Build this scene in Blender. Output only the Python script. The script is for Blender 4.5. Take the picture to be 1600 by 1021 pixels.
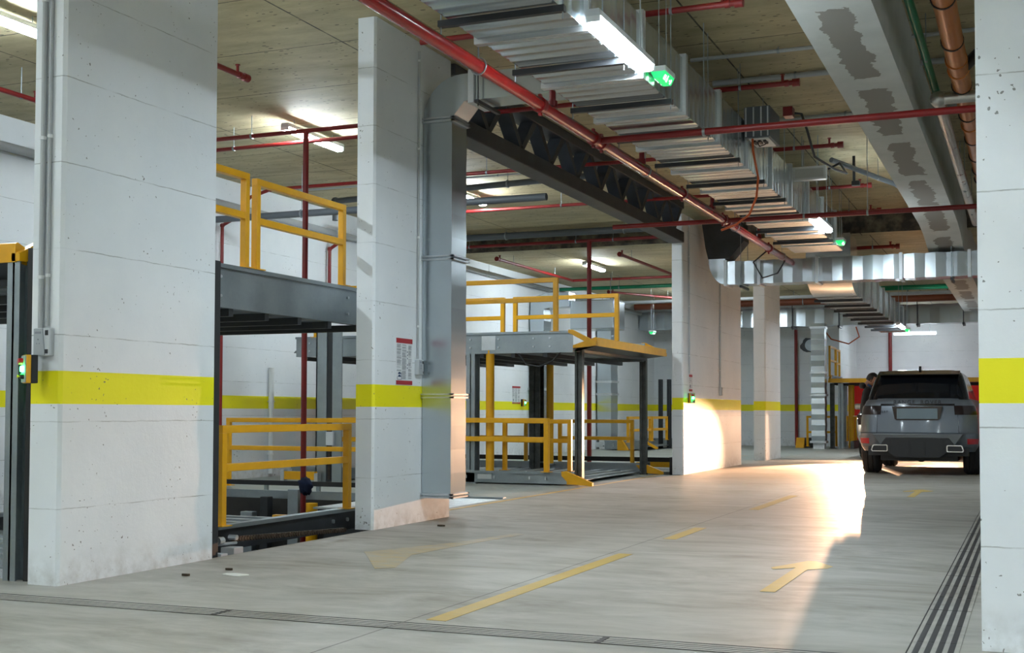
import bpy, bmesh, math, random
from mathutils import Vector, Matrix
random.seed(7)
S = bpy.context.scene
for o in list(bpy.data.objects): bpy.data.objects.remove(o, do_unlink=True)
PI = math.pi
R = math.radians

# ------------------------------------------------------------------ camera
cam_d = bpy.data.cameras.new('camera'); cam = bpy.data.objects.new('camera', cam_d); S.collection.objects.link(cam)
cam_d.sensor_width = 36; cam_d.lens = 1944*36/1600; cam_d.clip_start = .05; cam_d.clip_end = 200
cam_d.shift_x = -2/1600; cam_d.shift_y = 62.5/1600
yaw, pitch, roll = R(22.61), R(2.088), R(.119)
fwd = Vector((-math.sin(yaw)*math.cos(pitch), math.cos(yaw)*math.cos(pitch), math.sin(pitch)))
rt = Vector((math.cos(yaw), math.sin(yaw), 0)); up = rt.cross(fwd)
r2 = rt*math.cos(roll)+up*math.sin(roll); u2 = -rt*math.sin(roll)+up*math.cos(roll)
cam.matrix_world = Matrix(((r2.x,u2.x,-fwd.x,0),(r2.y,u2.y,-fwd.y,0),(r2.z,u2.z,-fwd.z,1.05),(0,0,0,1)))
S.camera = cam

# ------------------------------------------------------------------ world, exposure
w = bpy.data.worlds.new('world'); S.world = w; w.use_nodes = True
w.node_tree.nodes['Background'].inputs[0].default_value = (.75,.85,1,1)
w.node_tree.nodes['Background'].inputs[1].default_value = .03
S.view_settings.view_transform = 'Standard'; S.view_settings.look = 'None'
S.view_settings.exposure = 2.58; S.view_settings.gamma = 1; S.view_settings.use_curve_mapping = False
LAMP = 36.0          # emission of the fluorescent diffusers
HEAD = 42.0; BEAM = 48         # headlights of the oncoming car

# ------------------------------------------------------------------ materials
def newmat(name):
    m = bpy.data.materials.new(name); m.use_nodes = True
    nt = m.node_tree; b = nt.nodes['Principled BSDF']
    return m, nt, b
def N(nt, t, **k):
    n = nt.nodes.new(t)
    for a, v in k.items():
        if a.startswith('i_'): n.inputs[int(a[2:])].default_value = v
        else: setattr(n, a, v)
    return n
def L(nt, a, b): nt.links.new(a, b)
def math_(nt, op, a, b=None, c=None):
    n = nt.nodes.new('ShaderNodeMath'); n.operation = op
    for i, v in enumerate((a, b, c)):
        if v is None: continue
        if isinstance(v, (int, float)): n.inputs[i].default_value = v
        else: L(nt, v, n.inputs[i])
    return n.outputs[0]
def mix_(nt, fac, a, b, mode='MIX'):
    n = nt.nodes.new('ShaderNodeMix'); n.data_type = 'RGBA'; n.blend_type = mode
    for s, v in ((n.inputs['Factor'], fac), (n.inputs[6], a), (n.inputs[7], b)):
        if isinstance(v, (int, float)): s.default_value = v
        elif isinstance(v, tuple): s.default_value = (*v[:3], 1)
        else: L(nt, v, s)
    return n.outputs[2]
def noise(nt, vec, scale, detail=4, rough=.6):
    n = nt.nodes.new('ShaderNodeTexNoise'); n.inputs['Scale'].default_value = scale
    n.inputs['Detail'].default_value = detail; n.inputs['Roughness'].default_value = rough
    L(nt, vec, n.inputs['Vector']); return n.outputs[0]
def ramp(nt, v, lo, hi, a=0., b=1.):
    n = nt.nodes.new('ShaderNodeMapRange'); n.clamp = True
    L(nt, v, n.inputs[0])
    n.inputs[1].default_value = lo; n.inputs[2].default_value = hi; n.inputs[3].default_value = a; n.inputs[4].default_value = b
    return n.outputs[0]
def pos(nt, scale=(1,1,1)):
    g = nt.nodes.new('ShaderNodeNewGeometry'); m = nt.nodes.new('ShaderNodeMapping')
    m.inputs['Scale'].default_value = scale; L(nt, g.outputs['Position'], m.inputs[0]); return m.outputs[0]
def xyz(nt):
    g = nt.nodes.new('ShaderNodeNewGeometry'); s = nt.nodes.new('ShaderNodeSeparateXYZ'); L(nt, g.outputs['Position'], s.inputs[0]); return s.outputs
def bump(nt, b, h, strength, dist=.01):
    n = nt.nodes.new('ShaderNodeBump'); n.inputs['Strength'].default_value = strength; n.inputs['Distance'].default_value = dist
    L(nt, h, n.inputs['Height']); L(nt, n.outputs[0], b.inputs['Normal'])
def seam(nt, coord, period, phase, width):
    # 1 on a thin line repeated every period
    f = math_(nt, 'MODULO', math_(nt, 'ADD', coord, 100*period-phase+width/2), period)
    return math_(nt, 'LESS_THAN', f, width)

def mk_wall():
    m, nt, b = newmat('painted_concrete')
    x, y, z = xyz(nt); P = pos(nt)
    warp = math_(nt, 'MULTIPLY', math_(nt, 'SUBTRACT', noise(nt, P, 7, 5), .5), .016)
    zz = math_(nt, 'ADD', z, warp)
    band = math_(nt, 'MULTIPLY', math_(nt, 'GREATER_THAN', z, 1.092), math_(nt, 'LESS_THAN', z, 1.292))
    base = mix_(nt, ramp(nt, noise(nt, P, 1.3, 6), .3, .7), (.75,.79,.82), (.83,.86,.88))
    base = mix_(nt, band, base, (.90,.83,.0))
    sm = math_(nt, 'MULTIPLY', seam(nt, zz, .526, .458, .006), ramp(nt, noise(nt, P, 3, 4), .38, .62, .06, .65))
    base = mix_(nt, sm, base, (.22,.23,.22))
    # air holes and chips in the cast concrete
    v = nt.nodes.new('ShaderNodeTexVoronoi'); v.inputs['Scale'].default_value = 30; v.inputs['Randomness'].default_value = 1
    wp = nt.nodes.new('ShaderNodeVectorMath'); wp.operation = 'MULTIPLY_ADD'
    nn = nt.nodes.new('ShaderNodeTexNoise'); nn.inputs['Scale'].default_value = 40; L(nt, P, nn.inputs['Vector'])
    L(nt, nn.outputs[1], wp.inputs[0]); wp.inputs[1].default_value = (.03,.03,.03); L(nt, P, wp.inputs[2]); L(nt, wp.outputs[0], v.inputs['Vector'])
    foot = ramp(nt, z, .0, .5, .06, 0)
    clus = math_(nt, 'ADD', ramp(nt, noise(nt, P, 2.2, 4, .7), .43, .70, .0, .20), foot)
    dens = math_(nt, 'MULTIPLY', clus, ramp(nt, noise(nt, P, 23, 2), .42, .65, .0, 1.7))
    pit = math_(nt, 'LESS_THAN', v.outputs['Distance'], dens)
    base = mix_(nt, math_(nt, 'MULTIPLY', pit, .8), base, (.12,.12,.11))
    dirt = math_(nt, 'MULTIPLY', ramp(nt, z, 0, .22, .55, 0), ramp(nt, noise(nt, P, 9, 6), .4, .7))
    base = mix_(nt, dirt, base, (.30,.28,.24))
    L(nt, base, b.inputs['Base Color']); b.inputs['Roughness'].default_value = .55
    h = math_(nt, 'ADD', math_(nt, 'MULTIPLY', noise(nt, P, 14, 8, .65), .5), math_(nt, 'MULTIPLY', math_(nt, 'ADD', pit, sm), -.6))
    bump(nt, b, h, .35, .012); return m
def mk_ceiling():
    m, nt, b = newmat('ceiling_concrete')
    x, y, z = xyz(nt); P = pos(nt); PS = pos(nt, (.9, 2.6, 1))
    c = mix_(nt, ramp(nt, noise(nt, PS, 1.6, 9, .68), .30, .70), (.38,.32,.175), (.64,.555,.34))
    c = mix_(nt, ramp(nt, noise(nt, P, .8, 4), .4, .75, 0, .45), c, (.30,.27,.19))
    wy = math_(nt, 'ADD', y, math_(nt, 'MULTIPLY', noise(nt, P, 6, 3), .02))
    s1 = seam(nt, wy, 1.38, .63, .016)
    s2 = seam(nt, x, 3.29, 3.29-2.78, .018)
    s = math_(nt, 'MULTIPLY', math_(nt, 'MAXIMUM', s1, s2), ramp(nt, noise(nt, P, 4, 3), .3, .6, .6, 1))
    c = mix_(nt, s, c, (.05,.042,.035))
    v = nt.nodes.new('ShaderNodeTexVoronoi'); v.inputs['Scale'].default_value = 8; L(nt, pos(nt, (1, 2, 1)), v.inputs['Vector'])
    pit = math_(nt, 'LESS_THAN', v.outputs['Distance'], ramp(nt, noise(nt, P, 3, 3), .34, .66, .03, .24))
    c = mix_(nt, math_(nt, 'MULTIPLY', pit, .75), c, (.07,.06,.045))
    L(nt, c, b.inputs['Base Color']); b.inputs['Roughness'].default_value = .7
    bump(nt, b, noise(nt, PS, 6, 8), .25, .01); return m
def floor_color(nt):
    P = pos(nt); PS = pos(nt, (1.0, 2.6, 1)); PD = pos(nt, (.35, .8, 1))
    wp = nt.nodes.new('ShaderNodeVectorMath'); wp.operation = 'MULTIPLY_ADD'
    nn = nt.nodes.new('ShaderNodeTexNoise'); nn.inputs['Scale'].default_value = .7; L(nt, P, nn.inputs['Vector'])
    L(nt, nn.outputs[1], wp.inputs[0]); wp.inputs[1].default_value = (1.6,1.6,0); L(nt, PS, wp.inputs[2])
    a = noise(nt, wp.outputs[0], 2.1, 9, .66)
    c = mix_(nt, ramp(nt, a, .25, .75), (.20,.185,.15), (.42,.405,.36))
    c = mix_(nt, ramp(nt, noise(nt, PD, 1.4, 5), .38, .66, 0, .65), c, (.44,.435,.40))
    c = mix_(nt, ramp(nt, noise(nt, P, 55, 3), .67, .75, 0, .5), c, (.07,.06,.05))
    return c, a, P
def mk_floor(name, seams=True, tint=None):
    m, nt, b = newmat(name)
    x, y, z = xyz(nt); c, a, P = floor_color(nt)
    if tint: c = mix_(nt, .55, c, tint)
    if seams:
        wob = math_(nt, 'MULTIPLY', noise(nt, P, 3, 3), .012)
        s = math_(nt, 'MAXIMUM', seam(nt, math_(nt, 'ADD', x, wob), 5.2, 5.2-2.9, .010), seam(nt, math_(nt, 'ADD', y, wob), 5.0, 4.1, .009))
        c = mix_(nt, math_(nt, 'MULTIPLY', s, .75), c, (.06,.05,.045))
    L(nt, c, b.inputs['Base Color'])
    L(nt, ramp(nt, a, .3, .7, .62, .48), b.inputs['Roughness'])
    bump(nt, b, noise(nt, P, 30, 6), .08, .005); return m
def mk_worn(name, col, lo=.45, hi=.75, amt=.75):
    m, nt, b = newmat(name)
    c, a, P = floor_color(nt)
    f = ramp(nt, noise(nt, pos(nt, (2, 5, 1)), 3, 9, .7), lo, hi, 0, amt)
    L(nt, mix_(nt, f, mix_(nt, .28, col, c), c), b.inputs['Base Color']); b.inputs['Roughness'].default_value = .45; return m
def mk_simple(name, col, rough=.5, metal=0, var=0., vs=6, coat=0, emis=0, bmp=0, spec=.5):
    m, nt, b = newmat(name); P = None
    tc = nt.nodes.new('ShaderNodeTexCoord'); P = tc.outputs['Object']
    if var:
        dark = tuple(max(0, v*(1-var)) for v in col); lite = tuple(min(1, v*(1+var)) for v in col)
        L(nt, mix_(nt, ramp(nt, noise(nt, P, vs, 6), .3, .7), dark, lite), b.inputs['Base Color'])
    else: b.inputs['Base Color'].default_value = (*col, 1)
    b.inputs['Roughness'].default_value = rough; b.inputs['Metallic'].default_value = metal
    b.inputs['Coat Weight'].default_value = coat; b.inputs['Coat Roughness'].default_value = .05
    b.inputs['Specular IOR Level'].default_value = spec
    if emis:
        b.inputs['Emission Color'].default_value = (*col, 1); b.inputs['Emission Strength'].default_value = emis
    if bmp: bump(nt, b, noise(nt, P, vs*4, 5), bmp, .004)
    return m
def mk_galv(name, c1, c2, r1, r2, sc=9):
    m, nt, b = newmat(name); tc = nt.nodes.new('ShaderNodeTexCoord'); P = tc.outputs['Object']
    v = nt.nodes.new('ShaderNodeTexVoronoi'); v.inputs['Scale'].default_value = sc*8; L(nt, P, v.inputs['Vector'])
    n1 = noise(nt, P, sc*.3, 6, .6)
    f = math_(nt, 'ADD', math_(nt, 'MULTIPLY', v.outputs['Color'], .06), math_(nt, 'MULTIPLY', n1, .9))
    L(nt, mix_(nt, ramp(nt, f, .3, .75), c1, c2), b.inputs['Base Color'])
    L(nt, ramp(nt, f, .3, .75, r1, r2), b.inputs['Roughness']); b.inputs['Metallic'].default_value = .92
    bump(nt, b, n1, .02, .01); return m
def mk_plaster():
    m, nt, b = newmat('plasterboard')
    x, y, z = xyz(nt); P = pos(nt)
    n = math_(nt, 'MULTIPLY', math_(nt, 'SUBTRACT', noise(nt, P, 4, 6), .5), .28)
    dx = math_(nt, 'ABSOLUTE', math_(nt, 'ADD', math_(nt, 'ADD', x, 1.27), n))
    my = math_(nt, 'ABSOLUTE', math_(nt, 'SUBTRACT', math_(nt, 'MODULO', math_(nt, 'ADD', math_(nt, 'ADD', y, 38.3), n), 2.35), 1.18))
    bare = math_(nt, 'MULTIPLY', math_(nt, 'LESS_THAN', dx, .12), math_(nt, 'LESS_THAN', my, .98))
    c = mix_(nt, ramp(nt, noise(nt, P, 2, 6), .3, .7), (.50,.53,.51), (.60,.62,.60))
    c = mix_(nt, bare, c, (.27,.26,.235))
    L(nt, c, b.inputs['Base Color']); b.inputs['Roughness'].default_value = .8; return m
def mk_lip():
    m, nt, b = newmat('yellow_enamel'); tc = nt.nodes.new('ShaderNodeTexCoord')
    c = mix_(nt, ramp(nt, noise(nt, tc.outputs['Object'], 5, 5), .3, .7), (.72,.35,.002), (.84,.42,.004))
    L(nt, c, b.inputs['Base Color']); b.inputs['Roughness'].default_value = .38; return m

M = dict(
 wall=mk_wall(), ceil=mk_ceiling(), floor=mk_floor('floor_concrete'), bayfloor=mk_floor('bay_floor', False, (.33,.37,.34)),
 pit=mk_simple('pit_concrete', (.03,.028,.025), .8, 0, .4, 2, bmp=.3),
 paint=mk_worn('floor_yellow', (.62,.40,.035), .5, .85, .6), fadedpaint=mk_worn('faded_yellow', (.55,.36,.05), .3, .6, .9), edgepaint=mk_worn('edge_yellow', (.70,.42,.02), .55, .9, .5),
 duct=mk_galv('galvanised_duct', (.46,.51,.54), (.56,.61,.64), .22, .28, 2), galv=mk_galv('galvanised_steel', (.27,.31,.33), (.42,.46,.48), .42, .6, 7),
 flange=mk_galv('bright_flange', (.55,.58,.6), (.75,.78,.8), .35, .5, 8),
 dark=mk_simple('dark_steel', (.035,.038,.042), .45, .3, .2, 4), truss=mk_simple('anthracite_steel', (.045,.05,.058), .5, .1, .25, 4),
 post=mk_simple('weathered_steel', (.09,.095,.09), .5, .6, .35, 7), black=mk_simple('black_rubber', (.012,.012,.013), .5),
 red=mk_simple('red_enamel', (.34,.010,.008), .24, 0, .12, 6, coat=.2), redp=mk_simple('red_pipe_paint', (.22,.010,.010), .38, 0, .15, 5),
 yellow=mk_lip(), white=mk_simple('white_plastic', (.72,.74,.74), .4), grey=mk_simple('grey_plastic', (.38,.41,.43), .5), ltgrey=mk_simple('light_grey_plastic', (.55,.58,.6), .45),
 conduit=mk_simple('conduit_grey', (.42,.44,.45), .5), plaster=mk_plaster(), orange=mk_simple('orange_pvc', (.46,.14,.02), .32, 0, .1, 4), green=mk_simple('green_ppr', (.0,.20,.09), .35, 0, .1, 4),
 silver=mk_galv('foil_insulation', (.5,.48,.45), (.75,.74,.70), .25, .5, 14), cable=mk_simple('orange_cable', (.55,.10,.02), .45), slate=mk_simple('slate_grey_paint', (.10,.115,.13), .5),
 brown=mk_simple('rust_brown_pipe', (.22,.055,.02), .45), diff=mk_simple('diffuser', (.80,.92,1.0), .5, emis=LAMP), diff2=mk_simple('dim_diffuser', (.80,.93,1.0), .5, emis=LAMP*.16), diffdim=mk_simple('clear_diffuser', (.6,.62,.6), .15),
 greenled=mk_simple('green_lamp', (.02,1,.12), .3, emis=14), signgreen=mk_simple('exit_green', (.01,.40,.10), .4, emis=.35), signwhite=mk_simple('exit_white', (.8,.95,.85), .4, emis=.5),
 ebtn=mk_simple('red_button', (.55,.01,.01), .3), ybtn=mk_simple('yellow_button', (.8,.55,.02), .4), rust=mk_simple('rusty_chain', (.07,.045,.03), .7, .4, .4, 20),
 signred=mk_simple('sign_red', (.42,.02,.03), .5), signtext=mk_simple('sign_text', (.25,.27,.3), .6), signblue=mk_simple('sign_blue', (.01,.04,.12), .6), signboard=mk_simple('sign_board', (.78,.80,.82), .45),
 redpanel=mk_simple('red_panel', (.80,.015,.012), .35, 0, .08, 3, emis=0), orpanel=mk_simple('orange_panel', (.85,.10,.005), .35),
 rag=mk_simple('navy_cloth', (.008,.016,.05), .9, 0, .3, 20), paper=mk_simple('white_paper', (.7,.71,.66), .8), debris=mk_simple('brown_debris', (.05,.035,.02), .9),
 carpaint=mk_simple('grey_car_paint', (.14,.16,.185), .34, .5, coat=.35), carblack=mk_simple('gloss_black', (.008,.008,.009), .12, coat=.2), glass=mk_simple('dark_glass', (.006,.007,.009), .05, coat=0, spec=.5),
 sideglass=mk_simple('side_glass', (.20,.25,.28), .06, .5, coat=.5), tyre=mk_simple('tyre_rubber', (.016,.016,.017), .75, bmp=.2), alloy=mk_simple('alloy', (.25,.26,.27), .3, .9), chrome=mk_simple('chrome', (.7,.7,.7), .12, 1),
 taildark=mk_simple('smoked_lens', (.02,.012,.013), .15, coat=.1), tailred=mk_simple('red_reflector', (.45,.01,.02), .2, coat=.5), plate=mk_simple('blank_plate', (.16,.21,.24), .5), bumper=mk_simple('satin_black', (.015,.015,.016), .5),
 bumpgrey=mk_simple('bumper_grey', (.09,.10,.105), .35, .4, coat=.5), car2=mk_simple('silver_car_paint', (.35,.34,.32), .3, .6, coat=1), headlamp=mk_simple('headlamp_lens', (1,.93,.8), .2, emis=40),
 skin=mk_simple('skin', (.50,.27,.18), .5), hair=mk_simple('dark_hair', (.012,.009,.007), .6, 0, .3, 40), jacket=mk_simple('black_jacket', (.010,.011,.014), .8, 0, .3, 12, bmp=.3), jeans=mk_simple('dark_trousers', (.015,.018,.028), .85), shoe=mk_simple('dark_shoes', (.02,.02,.02), .5), collar=mk_simple('blue_lining', (.05,.10,.22), .8),
)

# ------------------------------------------------------------------ mesh building
COL = S.collection
class MB:
    def __init__(s): s.v = []; s.f = []
    def add(s, vs, fs):
        o = len(s.v); s.v += [tuple(v) for v in vs]; s.f += [tuple(i+o for i in f) for f in fs]; return s
    def box(s, x0,x1,y0,y1,z0,z1):
        if x0>x1: x0,x1=x1,x0
        if y0>y1: y0,y1=y1,y0
        if z0>z1: z0,z1=z1,z0
        return s.add([(x0,y0,z0),(x1,y0,z0),(x1,y1,z0),(x0,y1,z0),(x0,y0,z1),(x1,y0,z1),(x1,y1,z1),(x0,y1,z1)],
            [(0,3,2,1),(4,5,6,7),(0,1,5,4),(1,2,6,5),(2,3,7,6),(3,0,4,7)])
    def cyl(s, a, b, r, n=14, r2=None):
        a=Vector(a); b=Vector(b); d=(b-a).normalized(); r2 = r if r2 is None else r2
        u=d.orthogonal().normalized(); v=d.cross(u); vs=[]
        for p,q in ((a,r),(b,r2)):
            for i in range(n): t=2*PI*i/n; vs.append(p+u*math.cos(t)*q+v*math.sin(t)*q)
        fs=[(i,(i+1)%n,n+(i+1)%n,n+i) for i in range(n)]+[tuple(range(n-1,-1,-1)),tuple(range(n,2*n))]
        return s.add(vs,fs)
    def tube(s, pts, r, n=10):
        pts=[Vector(p) for p in pts]; k=len(pts); vs=[]
        T=[(pts[min(i+1,k-1)]-pts[max(i-1,0)]).normalized() for i in range(k)]
        u=T[0].orthogonal().normalized()
        for i in range(k):
            u=(u-T[i]*u.dot(T[i])).normalized(); v=T[i].cross(u)
            for j in range(n): t=2*PI*j/n; vs.append(pts[i]+u*math.cos(t)*r+v*math.sin(t)*r)
        fs=[(i*n+j,i*n+(j+1)%n,(i+1)*n+(j+1)%n,(i+1)*n+j) for i in range(k-1) for j in range(n)]
        fs+=[tuple(range(n-1,-1,-1)),tuple(range((k-1)*n,k*n))]
        return s.add(vs,fs)
    def prism(s, poly, axis, a, b):
        # poly: 2D points; axis x -> (y,z), y -> (x,z), z -> (x,y)
        def P(p,t): return {'x':(t,p[0],p[1]),'y':(p[0],t,p[1]),'z':(p[0],p[1],t)}[axis]
        n=len(poly); vs=[P(p,a) for p in poly]+[P(p,b) for p in poly]
        return s.add(vs,[(i,(i+1)%n,n+(i+1)%n,n+i) for i in range(n)]+[tuple(range(n-1,-1,-1)),tuple(range(n,2*n))])
    def loft(s, rings, caps=True):
        n=len(rings[0]); vs=[p for r in rings for p in r]; k=len(rings)
        fs=[(i*n+j,i*n+(j+1)%n,(i+1)*n+(j+1)%n,(i+1)*n+j) for i in range(k-1) for j in range(n)]
        if caps: fs+=[tuple(range(n-1,-1,-1)),tuple(range((k-1)*n,k*n))]
        return s.add(vs,fs)
    def build(s, name, m, parent=None, smooth=35, bevel=0):
        me=bpy.data.meshes.new(name); me.from_pydata(s.v,[],s.f)
        bm=bmesh.new(); bm.from_mesh(me); bmesh.ops.recalc_face_normals(bm,faces=bm.faces); bm.to_mesh(me); bm.free()
        me.materials.append(M[m] if isinstance(m,str) else m)
        if smooth:
            for p in me.polygons: p.use_smooth=True
            me.set_sharp_from_angle(angle=R(smooth))
        o=bpy.data.objects.new(name,me); COL.objects.link(o)
        if parent: o.parent=parent
        if bevel:
            bv=o.modifiers.new('bevel','BEVEL'); bv.width=bevel; bv.segments=2; bv.limit_method='ANGLE'
        return o
def tag(o, label=None, cat=None, group=None, kind=None):
    if label: o['label']=label
    if cat: o['category']=cat
    if group: o['group']=group
    if kind: o['kind']=kind
    return o
def thing(name, label, cat, loc=(0,0,0), rz=0, group=None):
    o=bpy.data.objects.new(name,None); COL.objects.link(o); o.location=loc; o.rotation_euler=(0,0,rz); o.empty_display_size=.1
    return tag(o,label,cat,group)
def dup(root, loc, rz, label, group=None):
    r=root.copy(); COL.objects.link(r); r.location=loc; r.rotation_euler=(0,0,rz); r['label']=label
    if group: r['group']=group
    for ch in list(root.children):
        c=ch.copy(); COL.objects.link(c); c.parent=r
        for g in list(ch.children):
            d=g.copy(); COL.objects.link(d); d.parent=c
    return r
def struct(name, mb, m, **k):
    o=mb.build(name,m,**k); o['kind']='structure'; return o
def text_mesh(name, txt, size, depth, m, parent, loc, rot):
    c=bpy.data.curves.new(name,'FONT'); c.body=txt; c.size=size; c.extrude=depth; c.align_x='CENTER'; c.align_y='CENTER'; c.space_character=1.25
    t=bpy.data.objects.new(name,c); COL.objects.link(t); dg=bpy.context.evaluated_depsgraph_get()
    me=bpy.data.meshes.new_from_object(t.evaluated_get(dg)); bpy.data.objects.remove(t,do_unlink=True)
    me.materials.clear(); me.materials.append(M[m]); me.name=name
    o=bpy.data.objects.new(name,me); COL.objects.link(o); o.parent=parent; o.location=loc; o.rotation_euler=rot; return o

# ================================================================== SETTING
CZ=4.6; CZ2=4.4; XL=-11.35
b=MB(); b.box(-5.42,6,-6,44,-.3,0); b.box(XL,-5.42,-6,6.0,-.3,0)
b.box(-5.9,-5.42,11.25,20.2,-.3,0)
floor=struct('floor',b,'floor',smooth=0)
bays=MB(); bays.box(XL,-5.9,13.95,20.2,-.3,.0); bays.box(XL,-5.42,21.3,40,-.3,.0)
struct('floor_bays',bays,'bayfloor',smooth=0)
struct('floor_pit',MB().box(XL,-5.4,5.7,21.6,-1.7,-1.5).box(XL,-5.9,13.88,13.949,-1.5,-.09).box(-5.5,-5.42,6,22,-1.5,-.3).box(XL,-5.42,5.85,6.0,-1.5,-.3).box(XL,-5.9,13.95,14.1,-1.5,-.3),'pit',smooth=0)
b=MB(); b.box(XL-.2,6.2,-6,22.7,CZ,CZ+.3); struct('ceiling',b,'ceil',smooth=0)
struct('ceiling_far',MB().box(XL-.2,6.2,22.7,44,CZ2,CZ+.3),'ceil',smooth=0)
struct('trim_1',MB().box(XL,6,22.7,23.0,4.24,CZ2),'ceil',smooth=0)
struct('wall_left',MB().box(XL-.2,XL,-6,40,-1.6,CZ),'wall',smooth=0)
struct('wall_back',MB().box(XL,-5.45,39.2,39.4,-.3,CZ2),'wall',smooth=0)
struct('wall_return',MB().box(-5.65,-5.45,39.4,43.6,-.3,CZ2),'wall',smooth=0)
struct('wall_recess',MB().box(-5.65,6,43.4,43.6,-.3,CZ2),'wall',smooth=0)
struct('wall_right',MB().box(6,6.2,-6,43.6,-.3,CZ),'wall',smooth=0)
struct('wall_rear',MB().box(XL,6,-6.2,-6,-.3,CZ),'wall',smooth=0)

def column(x0,x1,y0,y1,z1,label,nick=.02):
    b=MB(); n=14; ring=[(x0,y0),(x1-nick,y0),(x1,y0+nick),(x1,y1-nick),(x1-nick,y1),(x0,y1)]
    rings=[[(x,y,z) for x,y in ring] for z in (0,z1)]
    o=b.loft(rings).build('concrete_column','wall',smooth=0)
    return tag(o,label,'column','white concrete columns along the lane')
column(-5.62,-5.39,5.86,7.40,CZ,'large white concrete column with a yellow band, nearest on the left')
column(-5.57,-5.39,9.72,11.30,CZ,'white concrete column with the square duct and red edged notice, second along the left of the lane')
column(-5.58,-5.39,20.35,24.87,CZ2,'long white concrete column lit warm at its foot, third along the left of the lane')
column(-5.62,-5.36,27.2,28.95,CZ2,'slim white concrete column, farthest along the left of the lane')
column(-.215,.20,5.90,7.45,CZ,'white concrete column with yellow band at the right edge beside the slotted drain')
column(.0,.22,20.3,24.8,CZ2,'white concrete column behind the right edge column')

# floor markings are paint on the floor: its parts
def flat(name,poly,m,z=.002): return MB().prism(poly,'z',z-.0015,z).build(name,m,floor,smooth=0)
for y0,y1 in ((5.66,8.86),(10.02,11.12),(13.4,15.9)): flat('painted_dash',[(-2.83,y0),(-2.72,y0),(-2.73,y1),(-2.84,y1)],'paint')
def arrow(x,y,s=1.0,name='painted_arrow'):
    return [(x-.045*s,y),(x+.045*s,y),(x+.045*s,y+1.12*s),(x+.16*s,y+1.24*s),(x+.18*s,y+1.36*s),(x+.03*s,y+1.62*s),(x-.03*s,y+1.62*s),(x-.20*s,y+1.15*s),(x-.17*s,y+1.06*s),(x-.045*s,y+1.2*s)]
flat('painted_arrow',arrow(-1.44,7.33),'paint'); flat('painted_arrow',arrow(-1.40,16.2),'paint')
ar=flat('painted_arrow',[(-4.42,7.9),(-4.06,7.35),(-3.96,7.45),(-4.2,8.15),(-4.12,9.1),(-4.02,9.9),(-4.12,9.95),(-4.27,9.1),(-4.55,8.33),(-4.62,8.2)],'fadedpaint')
flat('painted_edge',[(-5.78,11.9),(-5.72,11.9),(-5.72,20.2),(-5.78,20.2)],'edgepaint',.004)
flat('painted_edge',[(-9.8,25.2),(-9.7,25.2),(-6.3,29.8),(-6.4,29.8)],'edgepaint',.004)
# slotted linear drain on the right and the cross trench
t=thing('slotted_drain','long slotted metal drain channel with four dark slots running beside the right column','drain',(-.41,6,0),0)
b=MB(); b.box(-.105,.105,-2,20,.0005,.0035); b.build('frame','floor',t,smooth=0)
b=MB(); b.box(-.112,-.108,-2,20,.0005,.0038)
for k in range(15): b.box(-.105,.105,-2+k*1.5,-1.992+k*1.5,.003,.0042)
b.build('joint','black',t,smooth=0)
b=MB()
for i in range(4):
    x=-.086+i*.048
    for k in range(44): b.box(x,x+.026,-2+k*.5+.004,-2+k*.5+.496,.003,.0045)
b.build('slot','black',t,smooth=0)
t=thing('trench_grate','flush concrete trench cover crossing the lane in the foreground','drain',(-3.2,5.45,0),R(1.1))
b=MB(); b.box(-6,2.75,-.085,.075,.0005,.003); b.build('cover','floor',t,smooth=0)
b=MB(); 
for y,wd in ((.078,.010),(-.088,.006),(-.05,.005),(-.01,.005),(.03,.005)): b.box(-6,2.75,y,y+wd,.0028,.0042)
for x in (-4.9,-3.2,-.72,1.35): b.box(x,x+.03,-.08,.075,.003,.0045)
b.build('gap','black',t,smooth=0)
# litter
for i,(x,y,s,mt,lab,ct) in enumerate(((-4.73,6.72,.13,'paper','torn scrap of white paper lying on the floor near the left column','paper'),(-4.98,6.55,.03,'debris','small brown leaf on the floor by the foot of the nearest left column','leaf'),(-4.9,6.9,.03,'debris','thin brown twig on the floor beside the scrap of paper','twig'),(-5.0,10.3,.035,'debris','small dark clod on the floor in front of the second left column','debris'))):
    b=MB(); n=7; pts=[(x+s*math.cos(2*PI*k/n)*random.uniform(.6,1.1)*1.1, y+s*.55*math.sin(2*PI*k/n)*random.uniform(.6,1.1)) for k in range(n)]
    tag(b.prism(pts,'z',.001,.005 if mt=='paper' else .015).build('paper_scrap' if mt=='paper' else 'floor_'+ct,mt,smooth=0),lab,ct)

# ================================================================== LIGHTS
def lamp_fixture():
    t=thing('strip_light','','lamp')
    MB().prism([(-.055,.02),(-.045,.07),(.045,.07),(.055,.02)],'y',-.66,.66).build('housing','ltgrey',t)
    MB().prism([(-.05,.022),(-.05,-.005),(-.03,-.03),(.03,-.03),(.05,-.005),(.05,.022)],'y',-.63,.63).build('diffuser','diff',t)
    MB().box(-.05,.05,-.66,-.635,-.02,.022).build('end_cap','white',t); MB().box(-.05,.05,.635,.66,-.02,.022).build('end_cap','white',t)
    return t
lamp0=None
def lamp(x,y,z,label,rz=0):
    global lamp0
    if lamp0 is None:
        lamp0=lamp_fixture(); lamp0.location=(x,y,z); lamp0.rotation_euler=(0,0,rz); lamp0['label']=label; lamp0['group']='fluorescent strip lights'
        return lamp0
    return dup(lamp0,(x,y,z),rz,label,'fluorescent strip lights')
lamp(-2.70,8.52,3.70,'bright strip light hanging at the edge of the big duct, nearest over the lane')
lamp(-2.70,17.8,3.70,'bright strip light hanging at the edge of the big duct, second along the lane')
lamp(-2.88,31.1,3.12,'bright strip light at the end of the lower duct far down the lane')
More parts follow.
